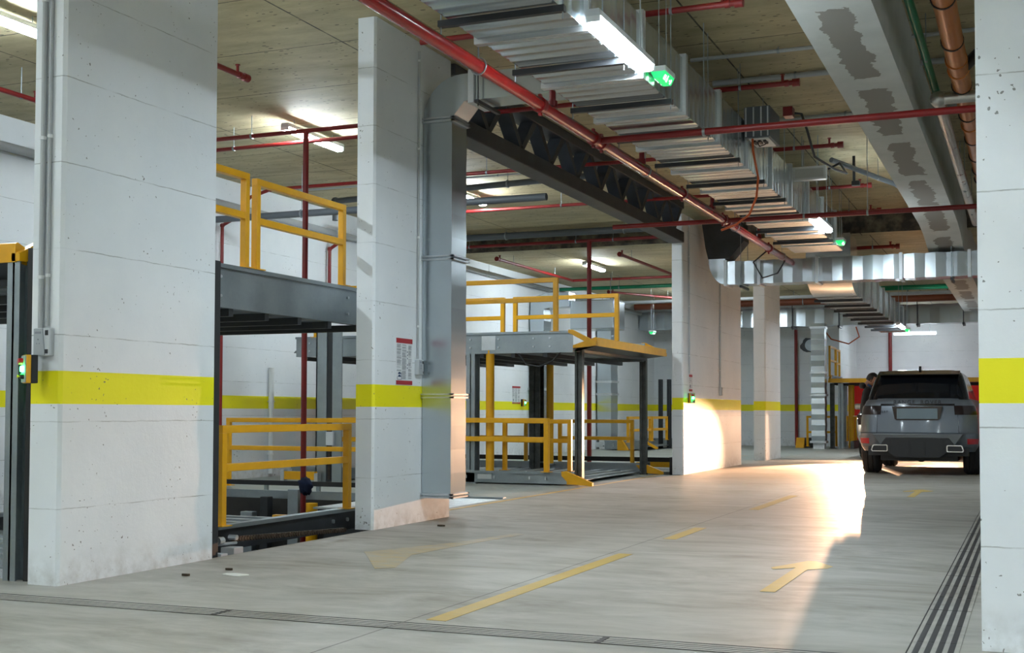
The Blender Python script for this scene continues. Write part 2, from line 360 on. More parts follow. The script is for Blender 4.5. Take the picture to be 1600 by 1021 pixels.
lamp(-8.25,8.1,4.45,'strip light on the ceiling at the top left corner, left of the nearest column')
lamp(-8.25,13.3,4.45,'strip light on the bay ceiling crossed by the red sprinkler pipes')
lamp(-8.25,17.9,4.45,'strip light on the bay ceiling showing just right of the vertical duct')
lamp(-9.0,26.3,4.28,'strip light on the lower far bay ceiling behind the red standpipe')
lamp(-3.40,41.4,3.56,'wide strip light on the recess wall above the grey car, lower one of two',PI/2)
lamp(-3.15,41.2,3.93,'strip light on the recess wall, upper one of two',PI/2)
lamp(-3.98,40.6,3.78,'slanting strip light by the end of the far duct',R(35))
for (x,y,z,l) in ((-8.25,2.6,4.45,'unseen strip light added over the cross aisle, left and outside the frame'),(-2.7,-.9,3.9,'unseen strip light added over the cross aisle behind the camera'),(-5.5,.8,4.45,'unseen strip light added over the cross aisle, left behind the camera'),(3.2,-.8,4.45,'unseen strip light added over the cross aisle, right behind the camera'),(-.75,-.9,4.45,'unseen strip light added over the cross aisle straight behind the camera'),(-2.1,2.3,4.45,'unseen strip light added over the cross aisle right of the big duct'),(-.6,-3.0,4.45,'unseen strip light added over the cross aisle, farthest behind the camera'),(-8.25,33,4.28,'unseen strip light added far back over the left bays'),(1.5,38,4.2,'unseen strip light added over the right bays, farthest')): lamp(x,y,z,l)  # unseen strip lights added to brighten the foreground and bays
b=MB(); b.cyl((-2.70,8.0,3.67),(-2.70,8.0,3.95),.006,6); b.cyl((-2.70,9.0,3.67),(-2.70,9.0,3.95),.006,6)

for o in [o for o in COL.objects if o.name.startswith('strip_light')]:
    top=(CZ2 if o.location.y>22.7 else CZ)-o.location.z
    for yy in (-.45,.45): MB().cyl((0,yy,.06),(0,yy,top),.005,6).build('suspension_rod','galv',o)
for o in list(COL.objects):
    if o.name.startswith('strip_light') and o.location.y>38:
        for c in o.children:
            if c.name.startswith('diffuser'): c.data=c.data.copy(); c.data.materials[0]=M['diff2']
def exit_sign(x,y,z,label,rz=0):
    t=thing('exit_sign',label,'exit sign',(x,y,z),rz,'green exit signs')
    t.scale=(.72,.72,.72)
    MB().box(-.09,.09,-.2,.2,0,.06).build('housing','white',t,bevel=.008)
    tz=((CZ2 if y>22.7 else CZ)-z)/.72
    for yy in (-.15,.15): MB().cyl((0,yy,.05),(0,yy,tz),.005,6).build('suspension_rod','galv',t)
    MB().prism([(-.085,0),(-.045,-.075),(.045,-.075),(.085,0)],'y',-.19,.19).build('sign_panel','signgreen',t)
    b=MB()
    for sx in (-1,1):
        def q(y,z,w,h):  # small pale marks on the sloped faces
            x0=sx*(.085-(-z)*.533); x1=sx*(.085-(-(z-h))*.533); e=sx*.004
            b.add([(x0+e,y,z),(x0+e,y+w,z),(x1+e,y+w,z-h),(x1+e,y,z-h)],[(0,1,2,3)])
        q(-.15,-.03,.07,.05); q(-.04,-.02,.03,.02); q(-.05,-.045,.05,.04); q(.05,-.045,.09,.015); q(.10,-.03,.03,.05)
    b.build('pictogram','signwhite',t,smooth=0)
    return t
exit_sign(-2.71,9.62,3.76,'green running man exit sign at the end of the nearest lane strip light')
exit_sign(-2.70,19.65,3.70,'green running man exit sign on the corner of the big duct, second along the lane')
exit_sign(-2.86,32.6,3.14,'small green exit sign beyond the strip light at the far duct')
exit_sign(-9.6,33.0,3.25,'green exit sign hanging in the far left bays')

# ================================================================== DUCTS
def rect_duct(b,axis,x0,x1,z0,z1,ya,yb,step=.17,amp=.007):
    # rectangular sheet duct with rolled beads; axis 'y' runs along Y, 'x' along X, 'z' along Z
    rings=[]; y=ya; k=0; st=[]
    while y<yb-1e-6:
        st+= [(y,0),(y+step*.35,0),(y+step*.5,amp),(y+step*.62,amp),(y+step*.74,0)]; y+=step
    st.append((yb,0))
    st=[s for s in st if s[0]<=yb+1e-6]
    for y,o in st:
        e=.012; pts=[(x0,z0),(x0+e,z0-o),(x1-e,z0-o),(x1,z0),(x1+o*.35,z0+e),(x1+o*.35,z1-e),(x1,z1),(x1-e,z1+o),(x0+e,z1+o),(x0,z1),(x0-o*.35,z1-e),(x0-o*.35,z0+e)]
        rings.append([{'y':(p[0],y,p[1]),'x':(y,p[0],p[1]),'z':(p[0],p[1],y)}[axis] for p in pts])
    return b.loft(rings)
def frame_ring(b,axis,x0,x1,z0,z1,y,w=.035,t=.035):
    y0=y-t/2; y1=y+t/2
    for (a0,a1,c0,c1) in ((x0-w,x1+w,z0-w,z0),(x0-w,x1+w,z1,z1+w),(x0-w,x0,z0,z1),(x1,x1+w,z0,z1)):
        if axis=='y': b.box(a0,a1,y0,y1,c0,c1)
        elif axis=='x': b.box(y0,y1,a0,a1,c0,c1)
        else: b.box(a0,a1,c0,c1,y0,y1)
DX0,DX1,DZ0,DZ1=-3.58,-2.79,3.68,4.16
t=thing('ventilation_duct','large galvanised rectangular duct running along the lane ceiling','duct',(0,0,0))
b=MB(); rect_duct(b,'y',DX0,DX1,DZ0,DZ1,-3,20.6,.163,.011); b.build('duct_body','duct',t,smooth=25)
for k in range(-7,9):
    y=9.25+1.3*k
    b=MB(); frame_ring(b,'y',DX0,DX1,DZ0,DZ1,y,.032,.03); frame_ring(b,'y',DX0,DX1,DZ0,DZ1,y+.038,.032,.03)
    pass
    b.build('joint_flange','flange',t,smooth=30)
    yb=y-.52
    h=MB().box(DX0-.06,DX1+.05,yb-.022,yb+.022,DZ0-.055,DZ0-.012).build('support_rail','dark',t,smooth=0)
    r=MB()
    for x in (DX0-.045,DX1+.035): r.cyl((x,yb,DZ0-.10),(x,yb,CZ),.005,6)
    r.build('threaded_rod','galv',h,smooth=30)
# drop to the lower section under the crossing duct
LX0,LX1,LZ0,LZ1=-3.62,-2.86,3.14,3.60
t2=thing('lowered_duct','galvanised duct section with a curved end hanging lower beyond the crossing duct','duct',(0,0,0))
b=MB(); prof=[]
for i in range(9):
    a=i/8; y=20.62+2.2*a; s_=a*a*(3-2*a); prof.append((y,DZ0+(LZ0-DZ0)*s_,DZ1+(LZ1-DZ1)*s_,DX0+(LX0-DX0)*a,DX1+(LX1-DX1)*a))
rings=[[(p[3],p[0],p[1]),(p[4],p[0],p[1]),(p[4],p[0],p[2]),(p[3],p[0],p[2])] for p in prof]
# the curved drop begins after the crossing duct
prof2=[(22.0,3.62),(22.05,3.45),(22.2,3.30),(22.45,3.20),(22.8,LZ0)]
rings=[[(LX0,y,z),(LX1,y,z),(LX1,y,4.16),(LX0,y,4.16)] for y,z in prof2]+[[(LX0,22.95,LZ0),(LX1,22.95,LZ0),(LX1,22.95,LZ1+.3),(LX0,22.95,LZ1+.3)]]
b.loft(rings); b.build('curved_drop','duct',t2,smooth=40)
b=MB(); st=[]; y=23.0
rings=[]
while y<33.5:
    for dy,o in ((0,0),(.1,0),(.13,.008),(.17,.008),(.2,0)):
        yy=y+dy; f=(yy-23)/10.5; x0=LX0+.02*f; x1=LX1+(-.12)*f
        rings.append([(x0-o,yy,LZ0-o),(x1+o,yy,LZ0-o),(x1+o,yy,LZ1+.1),(x0-o,yy,LZ1+.1)])
    y+=.26
b.loft(rings); b.build('duct_body','duct',t2,smooth=25)
for k in range(8):
    y=23.3+1.25*k; x1=LX1-.12*(y-23)/10.5
    MB().box(LX0-.06,x1+.05,y-.03,y+.03,LZ0-.06,LZ0-.012).build('support_rail','dark',t2,smooth=0)
    b=MB(); frame_ring(b,'y',LX0,x1,LZ0,LZ1+.1,y+.55,.03,.04); b.build('joint_flange','flange',t2,smooth=0)
# crossing duct over the lane
t3=thing('crossing_duct','galvanised rectangular duct crossing the lane with an elbow at the third column','duct',(0,0,0))
TY0,TY1,TZ0,TZ1=21.3,21.75,3.27,3.66
b=MB(); rings=[]; x=-4.88; k=0
while x<5.9:
    o=(0,.010)[k%2]; rings.append([(x,TY0-o,TZ0-o),(x,TY1+o,TZ0-o),(x,TY1+o,TZ1+o),(x,TY0-o,TZ1+o)]); x+=.165; k+=1
b.loft(rings); b.build('duct_body','duct',t3,smooth=0)
for x in (-4.88,-4.30,-3.32,-1.96,-.9,1.2): b=MB(); frame_ring(b,'x',TY0,TY1,TZ0,TZ1,x,.028,.05); b.build('joint_flange','flange',t3,smooth=0)
for x in (-4.6,-1.17): 
    h=MB().box(x-.02,x+.02,TY0-.08,TY1+.08,TZ0-.07,TZ0-.03).build('support_rail','dark',t3,smooth=0)
    MB().cyl((x,TY0-.06,TZ0-.08),(x,TY0-.06,CZ),.006,6).cyl((x,TY1+.06,TZ0-.08),(x,TY1+.06,CZ),.006,6).build('threaded_rod','galv',h)
cx,cz=-4.88,TZ1+.06; poly=[]
for i in range(9): a=-PI/2-PI/2*i/8; poly.append((cx+(.45*math.cos(a))*.62, cz+.45*math.sin(a)))
poly=[(cx,TZ0)]+[(cx-.30*math.sin(PI/2*i/8), cz-.45*math.cos(PI/2*i/8)) for i in range(1,9)]+[(cx-.01,cz),(cx,TZ1)]
MB().prism(poly,'y',TY0,TY1).build('elbow','duct',t3,smooth=30)
b=MB(); b.prism([(cx-.31,cz),(cx+.06,cz),(cx+.32,cz+.30),(cx+.30,cz+.62),(cx-.42,cz+.62),(cx-.36,cz+.2)],'y',TY0+.02,TY1-.02); b.build('hood','truss',t3,smooth=0)
# vertical duct at the second column with elbow into the main duct
t4=thing('vertical_duct','tall galvanised square duct with elbow fixed to the second left column','duct',(0,0,0))
VX0,VX1,VY0,VY1=-5.385,-5.08,10.66,10.99
b=MB(); rings=[]; z=.24; k=0
while z<3.84:
    o=(0,.004)[k%2]; rings.append([(VX0+.002,VY0-o,z),(VX1+o,VY0-o,z),(VX1+o,VY1+o,z),(VX0+.002,VY1+o,z)]); z+=.225; k+=1
rings.append([(VX0+.002,VY0,3.86),(VX1,VY0,3.86),(VX1,VY1,3.86),(VX0+.002,VY1,3.86)])
b.loft(rings); b.build('duct_body','duct',t4,smooth=0)
for z in (.25,1.20,2.52,3.85):
    b=MB(); w_=.03
    for dz in (-.022,.008):
        b.box(VX0,VX1+w_,VY0-w_,VY0,z+dz,z+dz+.014); b.box(VX0,VX1+w_,VY1,VY1+w_,z+dz,z+dz+.014); b.box(VX1,VX1+w_,VY0-w_,VY1+w_,z+dz,z+dz+.014)
    b.build('joint_flange','flange',t4,smooth=0)
poly=[(VX1,3.86),(VX0,3.86)]+[(VX0+.41*(1-math.cos(PI/2*i/9)),3.86+.41*math.sin(PI/2*i/9)) for i in range(1,10)]+[(-4.86,4.27),(-4.86,4.01),(-4.95,4.01)]
MB().prism(poly,'y',VY0,VY1).build('elbow','duct',t4,smooth=30)
MB().box(-4.86,DX0-.012,VY0,VY1,4.01,4.27).build('branch_duct','duct',t4,smooth=0)
MB().box(-4.90,-4.84,VY0-.03,VY1+.03,3.98,4.30).build('joint_flange','flange',t4,smooth=0)
MB().box(-4.80,-4.76,VY0-.10,VY1+.10,3.955,3.985).cyl((-4.78,VY0-.06,3.93),(-4.78,VY0-.06,CZ),.006,6).build('support_rail','dark',t4,smooth=0)
# far transverse duct, and risers
t5=thing('far_duct','galvanised duct crossing in front of the far white wall','duct',(0,0,0))
b=MB(); rings=[]; x=-11.3; k=0
while x<5.9:
    o=(0,.014)[k%2]; rings.append([(x,37.4-o,3.62-o),(x,37.9,3.62-o),(x,37.9,4.16+o),(x,37.4-o,4.16+o)]); x+=.27; k+=1
b.loft(rings); b.build('duct_body','duct',t5,smooth=0)
for x in (-9.4,-7.6,-6.55,-5.2,-3.0,-1.75,-.4):
    h=MB().box(x-.03,x+.03,37.3,38.0,3.55,3.61).build('support_rail','dark',t5,smooth=0)
    MB().cyl((x,37.34,3.5),(x,37.34,CZ2),.012,6).build('threaded_rod','dark',h)
def riser(x0,x1,y0,y1,z0,z1,label,n=16,fl=(),foot=True):
    t=thing('riser_duct',label,'duct',(0,0,0)); b=MB(); rings=[]
    for k in range(n+1):
        z=z0+(z1-z0)*k/n; o=(0,.012)[k%2]; rings.append([(x0,y0-o,z),(x1+o,y0-o,z),(x1+o,y1,z),(x0,y1,z)])
    b.loft(rings); b.build('duct_body','duct',t,smooth=0)
    for z in fl: MB().box(x0-.04,x1+.04,y0-.04,y1+.03,z-.03,z+.03).build('joint_flange','flange',t,smooth=0)
    if foot: MB().box(x0+.04,x1-.02,y0+.04,y1,0,z0-.04).build('plinth','wall',t,smooth=0)
    return t
riser(-5.86,-5.48,36.4,36.8,.22,3.62,'galvanised riser duct on a white plinth in front of the far wall',22,(.2,1.55,2.2,3.5))
riser(-11.3,-10.9,33.3,33.9,.34,3.7,'galvanised riser duct on the far left wall behind the red standpipe',14,(1.55,1.9))
riser(-11.3,-10.95,28.2,28.7,.30,3.5,'galvanised riser duct on the left wall behind the yellow post',14,(1.6,2.2))

# ================================================================== PIPES
GP='red sprinkler pipes'
t=thing('sprinkler_main','thick glossy red main pipe running along the lane below the big duct','pipe',(0,0,0))
MX,MZ=-3.74,3.60
MB().cyl((MX,-3,MZ),(MX,21.2,MZ),.052,24).build('pipe_run','red',t)
for y in (9.55,11.03,14.1,16.3,19.3):
    b=MB()
    for dy in (-.12,.12) if y in (11.03,16.3) else (0,): b.cyl((MX,y+dy-.035,MZ),(MX,y+dy+.035,MZ),.066,20); b.box(MX-.012,MX+.012,y+dy-.02,y+dy+.02,MZ-.09,MZ+.09)
    b.build('coupling','redp',t)
for y in (8.3,12.6,16.9,20.4):
    b=MB(); b.cyl((MX,y,MZ+.06),(MX,y,CZ),.005,6)
    ang=[(MX+.062*math.cos(a),y,MZ+.062*math.sin(a)) for a in [PI/2+2*PI*i/16 for i in range(17)]]
    b.tube(ang,.006,6); b.build('hanger','galv',t)
for y in (9.84,12.47,15.6,18.55):
    MB().cyl((MX,y,MZ),(MX,y,4.33),.028,12).cyl((MX,y,MZ+.05),(MX,y,MZ+.10),.042,12).cyl((MX,y,MZ+.22),(MX,y,MZ+.27),.042,12).build('riser','redp',t)
def pipe_thing(label,pts,r,m='redp',caps=(),hang=(),cat='pipe',name='sprinkler_pipe',clamp=True,ceil=CZ,group=GP):
    t=thing(name,label,cat,(0,0,0),0,group); b=MB()
    for a,c in zip(pts,pts[1:]): b.cyl(a,c,r,14)
    b.build('pipe_run',m,t)
    for p in pts[1:-1]:
        e=bpy.data.meshes; bb=MB(); 
        bm=bmesh.new(); bmesh.ops.create_icosphere(bm,subdivisions=2,radius=r*1.45,matrix=Matrix.Translation(p)); me=e.new('elbow'); bm.to_mesh(me); bm.free(); me.materials.append(M[m])
        for q in me.polygons: q.use_smooth=True
        o=bpy.data.objects.new('elbow',me); COL.objects.link(o); o.parent=t
    for c in caps:
        p=Vector(pts[-1 if c else 0]); q=Vector(pts[-2 if c else 1]); d=(p-q).normalized()
        MB().cyl(p-d*.05,p+d*.02,r*1.55,14).cyl(p-d*.13+Vector((0,0,0)),p-d*.09,r*1.3,12).build('end_cap',m,t)
        MB().cyl(p-d*.15,p-d*.15+Vector((0,0,.085)),r*.55,8).cyl(p-d*.15+Vector((0,0,.085)),p-d*.15+Vector((0,0,.095)),r*.95,8).build('sprinkler_head','redp',t)
    if not hang:
        sg=max(zip(pts,pts[1:]),key=lambda q:(Vector(q[0])-Vector(q[1])).length); a_,c_=Vector(sg[0]),Vector(sg[1])
        if abs(a_.z-c_.z)<.5 and a_.z>2: hang=[a_.lerp(c_,f) for f in ((.3,.7) if abs(a_.y-c_.y)<1 else (.6,.85))]
    for h in hang:
        h=Vector(h); MB().cyl(h+Vector((0,0,r)),(h.x,h.y,ceil),.005,6).cyl(h-Vector((.012,0,0)),h+Vector((.012,0,0)),r*1.25,12).build('hanger','galv',t)
    return t
zB=4.35
names=['nearest of the four over the big duct','second of the four over the big duct','third of the four over the big duct','farthest of the four over the big duct']
for i,(y,xl) in enumerate(((9.84,-5.0),(12.47,-9.9),(15.6,-10.42),(18.55,-10.4))):
    pts=[(xl,y,zB),(-2.12,y,zB)]
    if i==2: pts=[(XL+.08,y,.1),(XL+.08,y,3.86),(-10.95,y,4.0),(-10.8,y,4.25),(-10.42,y,zB),(-2.12,y,zB)]
    pipe_thing('red sprinkler branch pipe crossing under the ceiling, '+names[i],pts,.026,caps=(1,),hang=[(x,y,zB) for x in (-8.6,-6.9,-4.3,-2.7) if x>xl])
pipe_thing('red sprinkler pipe just below the strip light in the bay behind the first gap',[(-10.6,12.9,4.33),(-5.8,12.9,4.33)],.024)
pipe_thing('red standpipe dropping from the ceiling through the bay between the first two columns',[(-7.84,12.47,4.35),(-7.84,12.47,-1.4)],.034)
pipe_thing('red standpipe in front of the far left bays, between the yellow railed lifts',[(-7.78,22.45,4.33),(-7.78,22.45,.02)],.045)
pipe_thing('red sprinkler pipe on rods in front of the ceiling beam',[(-10.9,22.45,4.33),(-5.2,22.45,4.33)],.032,hang=[(-10.3,22.45,4.33),(-8.05,22.45,4.33),(-7.3,22.45,4.33)])
pipe_thing('thin red wall pipe with a kink, right of the standpipe in the first gap',[(XL+.08,18.72,.1),(XL+.08,18.72,3.88),(XL+.3,18.75,4.02),(XL+.3,18.75,4.35)],.03)
pipe_thing('short red pipe end with sprinkler head on the ceiling right of the nearest column',[(-7.03,6.2,4.30),(-7.03,10.1,4.30)],.026,caps=(1,),hang=[(-7.03,8.6,4.3)])
pipe_thing('red pipe end on the ceiling left of the nearest column',[(-9.59,6.2,4.30),(-9.59,10.15,4.30)],.026,caps=(1,),hang=[(-9.59,9.8,4.3)])
pipe_thing('red pipe running away over the far left bay, longest one',[(-10.2,23.6,4.22),(-10.2,28.2,4.22)],.032,caps=(0,),hang=[(-10.2,24.5,4.22),(-10.2,27,4.22)],ceil=CZ2)
pipe_thing('red pipe running away over the far left bay next to the third column',[(-7.6,23.8,4.22),(-7.6,28.4,4.22)],.032,caps=(0,),hang=[(-7.6,24.6,4.22)],ceil=CZ2)
pipe_thing('red pipe crossing the far left bay ceiling',[(-10.2,28.2,4.22),(-5.3,28.2,4.22)],.032,hang=[(-9.2,28.2,4.22),(-6.2,28.2,4.22)],ceil=CZ2)
pipe_thing('red pipe stub with a round cap far back over the left bays',[(-10.2,31.0,4.2),(-9.0,33.4,4.2)],.032,caps=(0,),ceil=CZ2)
pipe_thing('red pipe crossing the lane below the big duct, nearer one',[(MX,11.03,MZ),(5.9,11.03,MZ)],.032,hang=[(-2.72,11.03,MZ)])
pipe_thing('red pipe crossing the lane below the big duct, farther one behind the strip light',[(-5.3,16.3,MZ),(5.9,16.3,MZ)],.032,hang=[(-2.7,16.3,MZ),(-1.9,16.3,MZ)])
pipe_thing('red sprinkler branch ending right of the duct beyond the low crossing duct',[(-3.9,24.6,4.22),(-2.3,24.6,4.22)],.034,caps=(1,),ceil=CZ2)
pipe_thing('red branch pipe ending right of the duct under the ceiling beam',[(-3.9,21.0,4.36),(-2.25,21.0,4.36)],.03,caps=(1,))
pipe_thing('red standpipe on the far wall left of the riser duct',[(-6.75,39.1,3.62),(-6.75,39.1,.02)],.05)
pipe_thing('red standpipe on the recess wall above the grey car',[(-4.35,43.3,4.0),(-4.35,43.3,.02)],.06)
GO='grey and coloured service pipes'
def svc(label,pts,r,m,hang=(),name='service_pipe',ceil=CZ): return pipe_thing(label,pts,r,m,hang=hang,name=name,ceil=ceil,group=GO)
svc('green water pipe along the ceiling right of the plasterboard beam',[(-.84,-2,4.2),(-.82,20.5,4.2)],.035,'green')
svc('green water pipe crossing behind the orange pipe at the right',[(-.82,13.2,4.24),(3,13.2,4.24)],.035,'green')
svc('foil wrapped insulated pipe running away at the right of the ceiling',[(.6,12.25,4.0),(-.775,12.25,4.0),(-.77,20.5,4.0)],.055,'silver')
svc('green pipe crossing over the far lane behind the low duct',[(-3.6,31.8,4.12),(3,31.8,4.12)],.06,'green',ceil=CZ2)
svc('green pipe crossing the far left bay ceiling',[(-10.9,29.2,4.12),(-5.7,29.2,4.12)],.045,'green',ceil=CZ2)
svc('rust brown pipe crossing above the far duct',[(-11.2,36.6,4.28),(5.8,36.6,4.28)],.11,'brown',ceil=CZ2)
svc('thick dark grey pipe along the ceiling beam over the far left bay',[(-11.2,22.2,4.47),(-5.2,22.2,4.47)],.065,'slate')
svc('white pipe pair high on the left wall',[(XL+.08,6.3,4.22),(XL+.08,38.5,4.12)],.055,'conduit')
svc('grey pipe slanting under the ceiling between duct and plasterboard beam',[(-2.45,17.0,4.45),(-1.6,18.5,4.25)],.035,'slate')
svc('dark grey pipe high in the first gap by the standpipe',[(-9.9,16.6,4.0),(-9.9,16.6,4.3),(-5.6,16.2,4.32)],.045,'slate')
svc('slate grey square tube crossing the first gap in front of the wall',[(-11.3,15.3,3.9),(-5.9,15.3,3.9)],.05,'slate')
svc('grey cable conduit on the ceiling right of the duct, nearest',[(-3.1,12.03,4.56),(-.2,12.03,4.56)],.02,'conduit')
svc('grey cable conduit on the ceiling right of the duct, second',[(-3.1,12.98,4.56),(-.2,12.98,4.56)],.03,'conduit')
svc('grey cable conduit on the ceiling right of the duct, third',[(-2.75,14.93,4.56),(-.2,14.93,4.56)],.03,'conduit')
svc('thin grey conduit across the bay ceiling by the strip light',[(-11,16.9,4.57),(-5.7,16.9,4.57)],.015,'conduit')
svc('thin grey conduit at the top of the picture right of the nearest column',[(-7.6,8.55,4.57),(-5.4,8.55,4.57)],.018,'conduit')
t=thing('orange_drain_pipe','thick glossy orange drain pipe with black clamps at the top right','pipe',(0,0,0),0)
MB().cyl((-.57,-2,4.1),(-.555,20.5,4.1),.085,24).build('pipe_run','orange',t)
for y in (9.55,10.7,12.2,13.4,14.6,15.6,16.5,17.2): MB().cyl((-.565,y-.012,4.1),(-.565,y+.012,4.1),.093,20).build('pipe_clamp','black',t)
for y in (11.3,11.65,13.9): MB().cyl((-.565,y-.03,4.1),(-.565,y+.03,4.1),.095,20).build('socket','orange',t)
MB().cyl((-.5,11.6,4.12),(-.1,10.9,4.3),.05,12).cyl((-.36,11.35,4.18),(-.30,11.25,4.2),.06,12).build('side_branch','black',t)
t=thing('cable_tray','perforated cable tray with loose cables crossing far over the lane','cable tray',(0,0,0))
MB().box(-11.2,5.8,34.3,34.6,4.18,4.20).box(-11.2,5.8,34.28,34.3,4.18,4.25).box(-11.2,5.8,34.6,34.62,4.18,4.25).build('tray','conduit',t,smooth=0)
for x in range(-11,6): MB().cyl((x,34.45,4.18),(x,34.45,CZ2-.002),.01,6).build('threaded_rod','dark',t)
# plasterboard beam
bm_=MB(); st=[(-3,3.9),(19.6,3.9),(20.4,3.86),(21.2,3.75),(22.6,3.60),(33.2,3.60)]
bm_.loft([[(-1.54,y,z),(-.99,y,z),(-.99,y,CZ if y<22.6 else CZ2),(-1.54,y,CZ if y<22.6 else CZ2)] for y,z in st])
tag(bm_.build('plasterboard_beam','plaster',smooth=30),'grey plasterboard boxed beam with bare patches running along the ceiling','beam')

# truss between the second and third column
t=thing('steel_truss','dark steel lattice truss spanning between the second and third left columns','truss',(0,0,0))
TX0,TX1=-5.62,-5.36
MB().box(TX0,TX1,11.32,20.34,3.90,4.08).build('bottom_chord','truss',t,smooth=0,bevel=.01)
MB().box(TX0,TX1,11.32,20.34,4.47,4.59).build('top_chord','truss',t,smooth=0,bevel=.01)
n=9; p=(20.3-11.75)/n
for k in range(n):
    y=11.75+p*k; ym=y+p/2
    for (ya,yb) in ((y+.06,ym),(ym,y+p-.06)):
        top_a,top_b=(ya,yb) if ya<ym and yb==ym else (ya,yb)
        if yb==ym: poly=[(ya-.07,4.48),(ya+.07,4.48),(yb+.05,4.07),(yb-.05,4.07)]
        else: poly=[(yb-.07,4.48),(yb+.07,4.48),(ya+.05,4.07),(ya-.05,4.07)]
        MB().prism(poly,'x',TX0+.08,TX1-.02).build('web_brace','truss',t,smooth=0)

# air handling box, flood light, cables
t=thing('damper_unit','dark metal air damper box with open pale terminal cover hanging beside the big duct','vent unit',(0,0,0))
MB().box(-2.775,-2.50,13.0,13.55,3.95,4.28).build('casing','slate',t,smooth=0,bevel=.008)
b=MB()
for x in (-2.76,-2.68,-2.60,-2.53): b.box(x,x+.014,12.988,13.0,3.96,4.27)
b.build('rib','flange',t,smooth=0)
MB().box(-2.73,-2.52,13.03,13.45,3.935,3.948).build('terminal_cover','white',t,smooth=0)
b=MB()
for k in range(3): b.box(-2.70+.055*k,-2.67+.055*k,13.08,13.22,3.915,3.935)
b.tube([(-2.66,13.15,3.93),(-2.63,13.1,3.87),(-2.58,13.12,3.89),(-2.56,13.2,3.935)],.006,6)
b.build('wiring','black',t)
MB().box(-2.42,-2.32,13.3,13.45,4.22,4.32).build('junction_box','redp',t,smooth=0)
tag(MB().tube([(-2.68,12.98,3.93),(-2.67,12.95,3.80),(-2.61,12.92,3.5),(-2.63,12.92,3.3),(-2.70,12.9,3.12),(-2.84,12.9,3.02),(-3.0,12.9,2.97)],.012,8).build('hanging_cable','cable'),'loose orange cable hanging from the damper box in front of the duct','cable')
tag(MB().tube([(-2.31,13.38,4.26),(-2.24,13.4,4.25),(-2.2,13.5,4.1),(-2.2,14.0,3.9),(-2.1,14.8,3.9),(-2.05,15.5,3.97),(-2.2,16,4.2),(-2.35,16.02,4.14)],.014,8).build('power_cable','black'),'black cable curving from the red junction box down to the flood light','cable')
t=thing('flood_light','rectangular unlit flood light with pale frame beside the big duct','lamp',(-2.58,16,4.10))
MB().box(-.21,.21,.0,.10,-.085,.085).build('housing','ltgrey',t,bevel=.012)
b=MB(); b.box(-.21,.21,-.02,0,.06,.085).box(-.21,.21,-.02,0,-.085,-.06).box(-.21,-.18,-.02,0,-.06,.06).box(.18,.21,-.02,0,-.06,.06); b.build('bezel','white',t,smooth=0)
MB().box(-.18,.18,-.008,.0,-.06,.06).build('lens','diffdim',t,smooth=0)
MB().cyl((-.1,.05,.085),(-.1,.05,.49),.006,6).cyl((.1,.05,.085),(.1,.05,.49),.006,6).build('threaded_rod','galv',t)
t=thing('camera_bracket','small white security camera on a dark ceiling rod right of the flood light','camera',(-2.23,17.6,4.2))
MB().cyl((0,0,0),(0,0,.4),.02,8).build('rod','dark',t); MB().box(-.03,.08,-.05,.04,-.02,.05).build('camera_head','black',t,bevel=.01)

# ================================================================== CONDUITS, BOXES AND SIGNS ON COLUMNS
def conduit(label,x,y,z0,z1,r=.012,m='conduit'):
    t=thing('conduit',label,'conduit',(x,y,0),0,'surface conduits on the columns')
    MB().cyl((0,0,z0),(0,0,z1),r,10).build('tube',m,t)
    b=MB(); z=z0+.3
    while z<z1: b.cyl((0,0,z),(0,0,z+.02),r*1.35,8); z+=.85
    b.build('clip','white',t)
    return t
conduit('grey conduit down the front of the nearest left column, left one of two',-5.535,5.842,1.55,CZ,.016)
conduit('grey conduit down the front of the nearest left column, right one of two',-5.487,5.846,1.56,CZ,.012)
conduit('thin conduit down the side of the second left column to a sensor box',-5.376,10.55,1.55,4.5)
conduit('thin conduit down the side of the long third column to a sensor box',-5.376,23.0,1.52,CZ2,.014,'ltgrey')
conduit('thin conduit down the front edge of the long third column to the notice',-5.376,20.72,1.70,CZ2,.012,'ltgrey')
def sensor(x,y,z,label,rz,s=1.0):
    t=thing('gas_sensor',label,'sensor box',(x,y,z),rz,'small grey wall sensor boxes')
    MB().box(-.06*s,.06*s,-.045,0,-.085*s,.085*s).build('housing','ltgrey',t,bevel=.006)
    MB().prism([(-.055*s,.08*s),(.01*s,.08*s),(.03*s,-.08*s),(-.055*s,-.08*s)],'y',-.052,-.044).build('front_plate','grey',t,smooth=0)
    b=MB(); b.box(.028*s,.05*s,-.048,-.044,.04*s,.07*s).box(.028*s,.05*s,-.048,-.044,-.07*s,-.045*s); b.build('vent','dark',t,smooth=0)
    b=MB(); b.box(-.045*s,0,-.054,-.051,.05*s,.062*s)
    for dx in (-.03,-.01): b.cyl((dx*s,-.055,-.01),(dx*s,-.05,-.01),.003,8)
    b.cyl((-.02*s,-.056,.015),(-.02*s,-.05,.015),.004,8); b.build('marking','signtext',t,smooth=0)
    return t
sensor(-5.50,5.86,1.465,'light grey sensor box under the two conduits on the nearest left column',0)
sensor(-5.39,10.56,1.47,'small white sensor box beside the red edged notice on the second column',PI/2,.85)
sensor(-5.39,23.0,1.44,'small white sensor box on the side of the long third column',PI/2,.95)
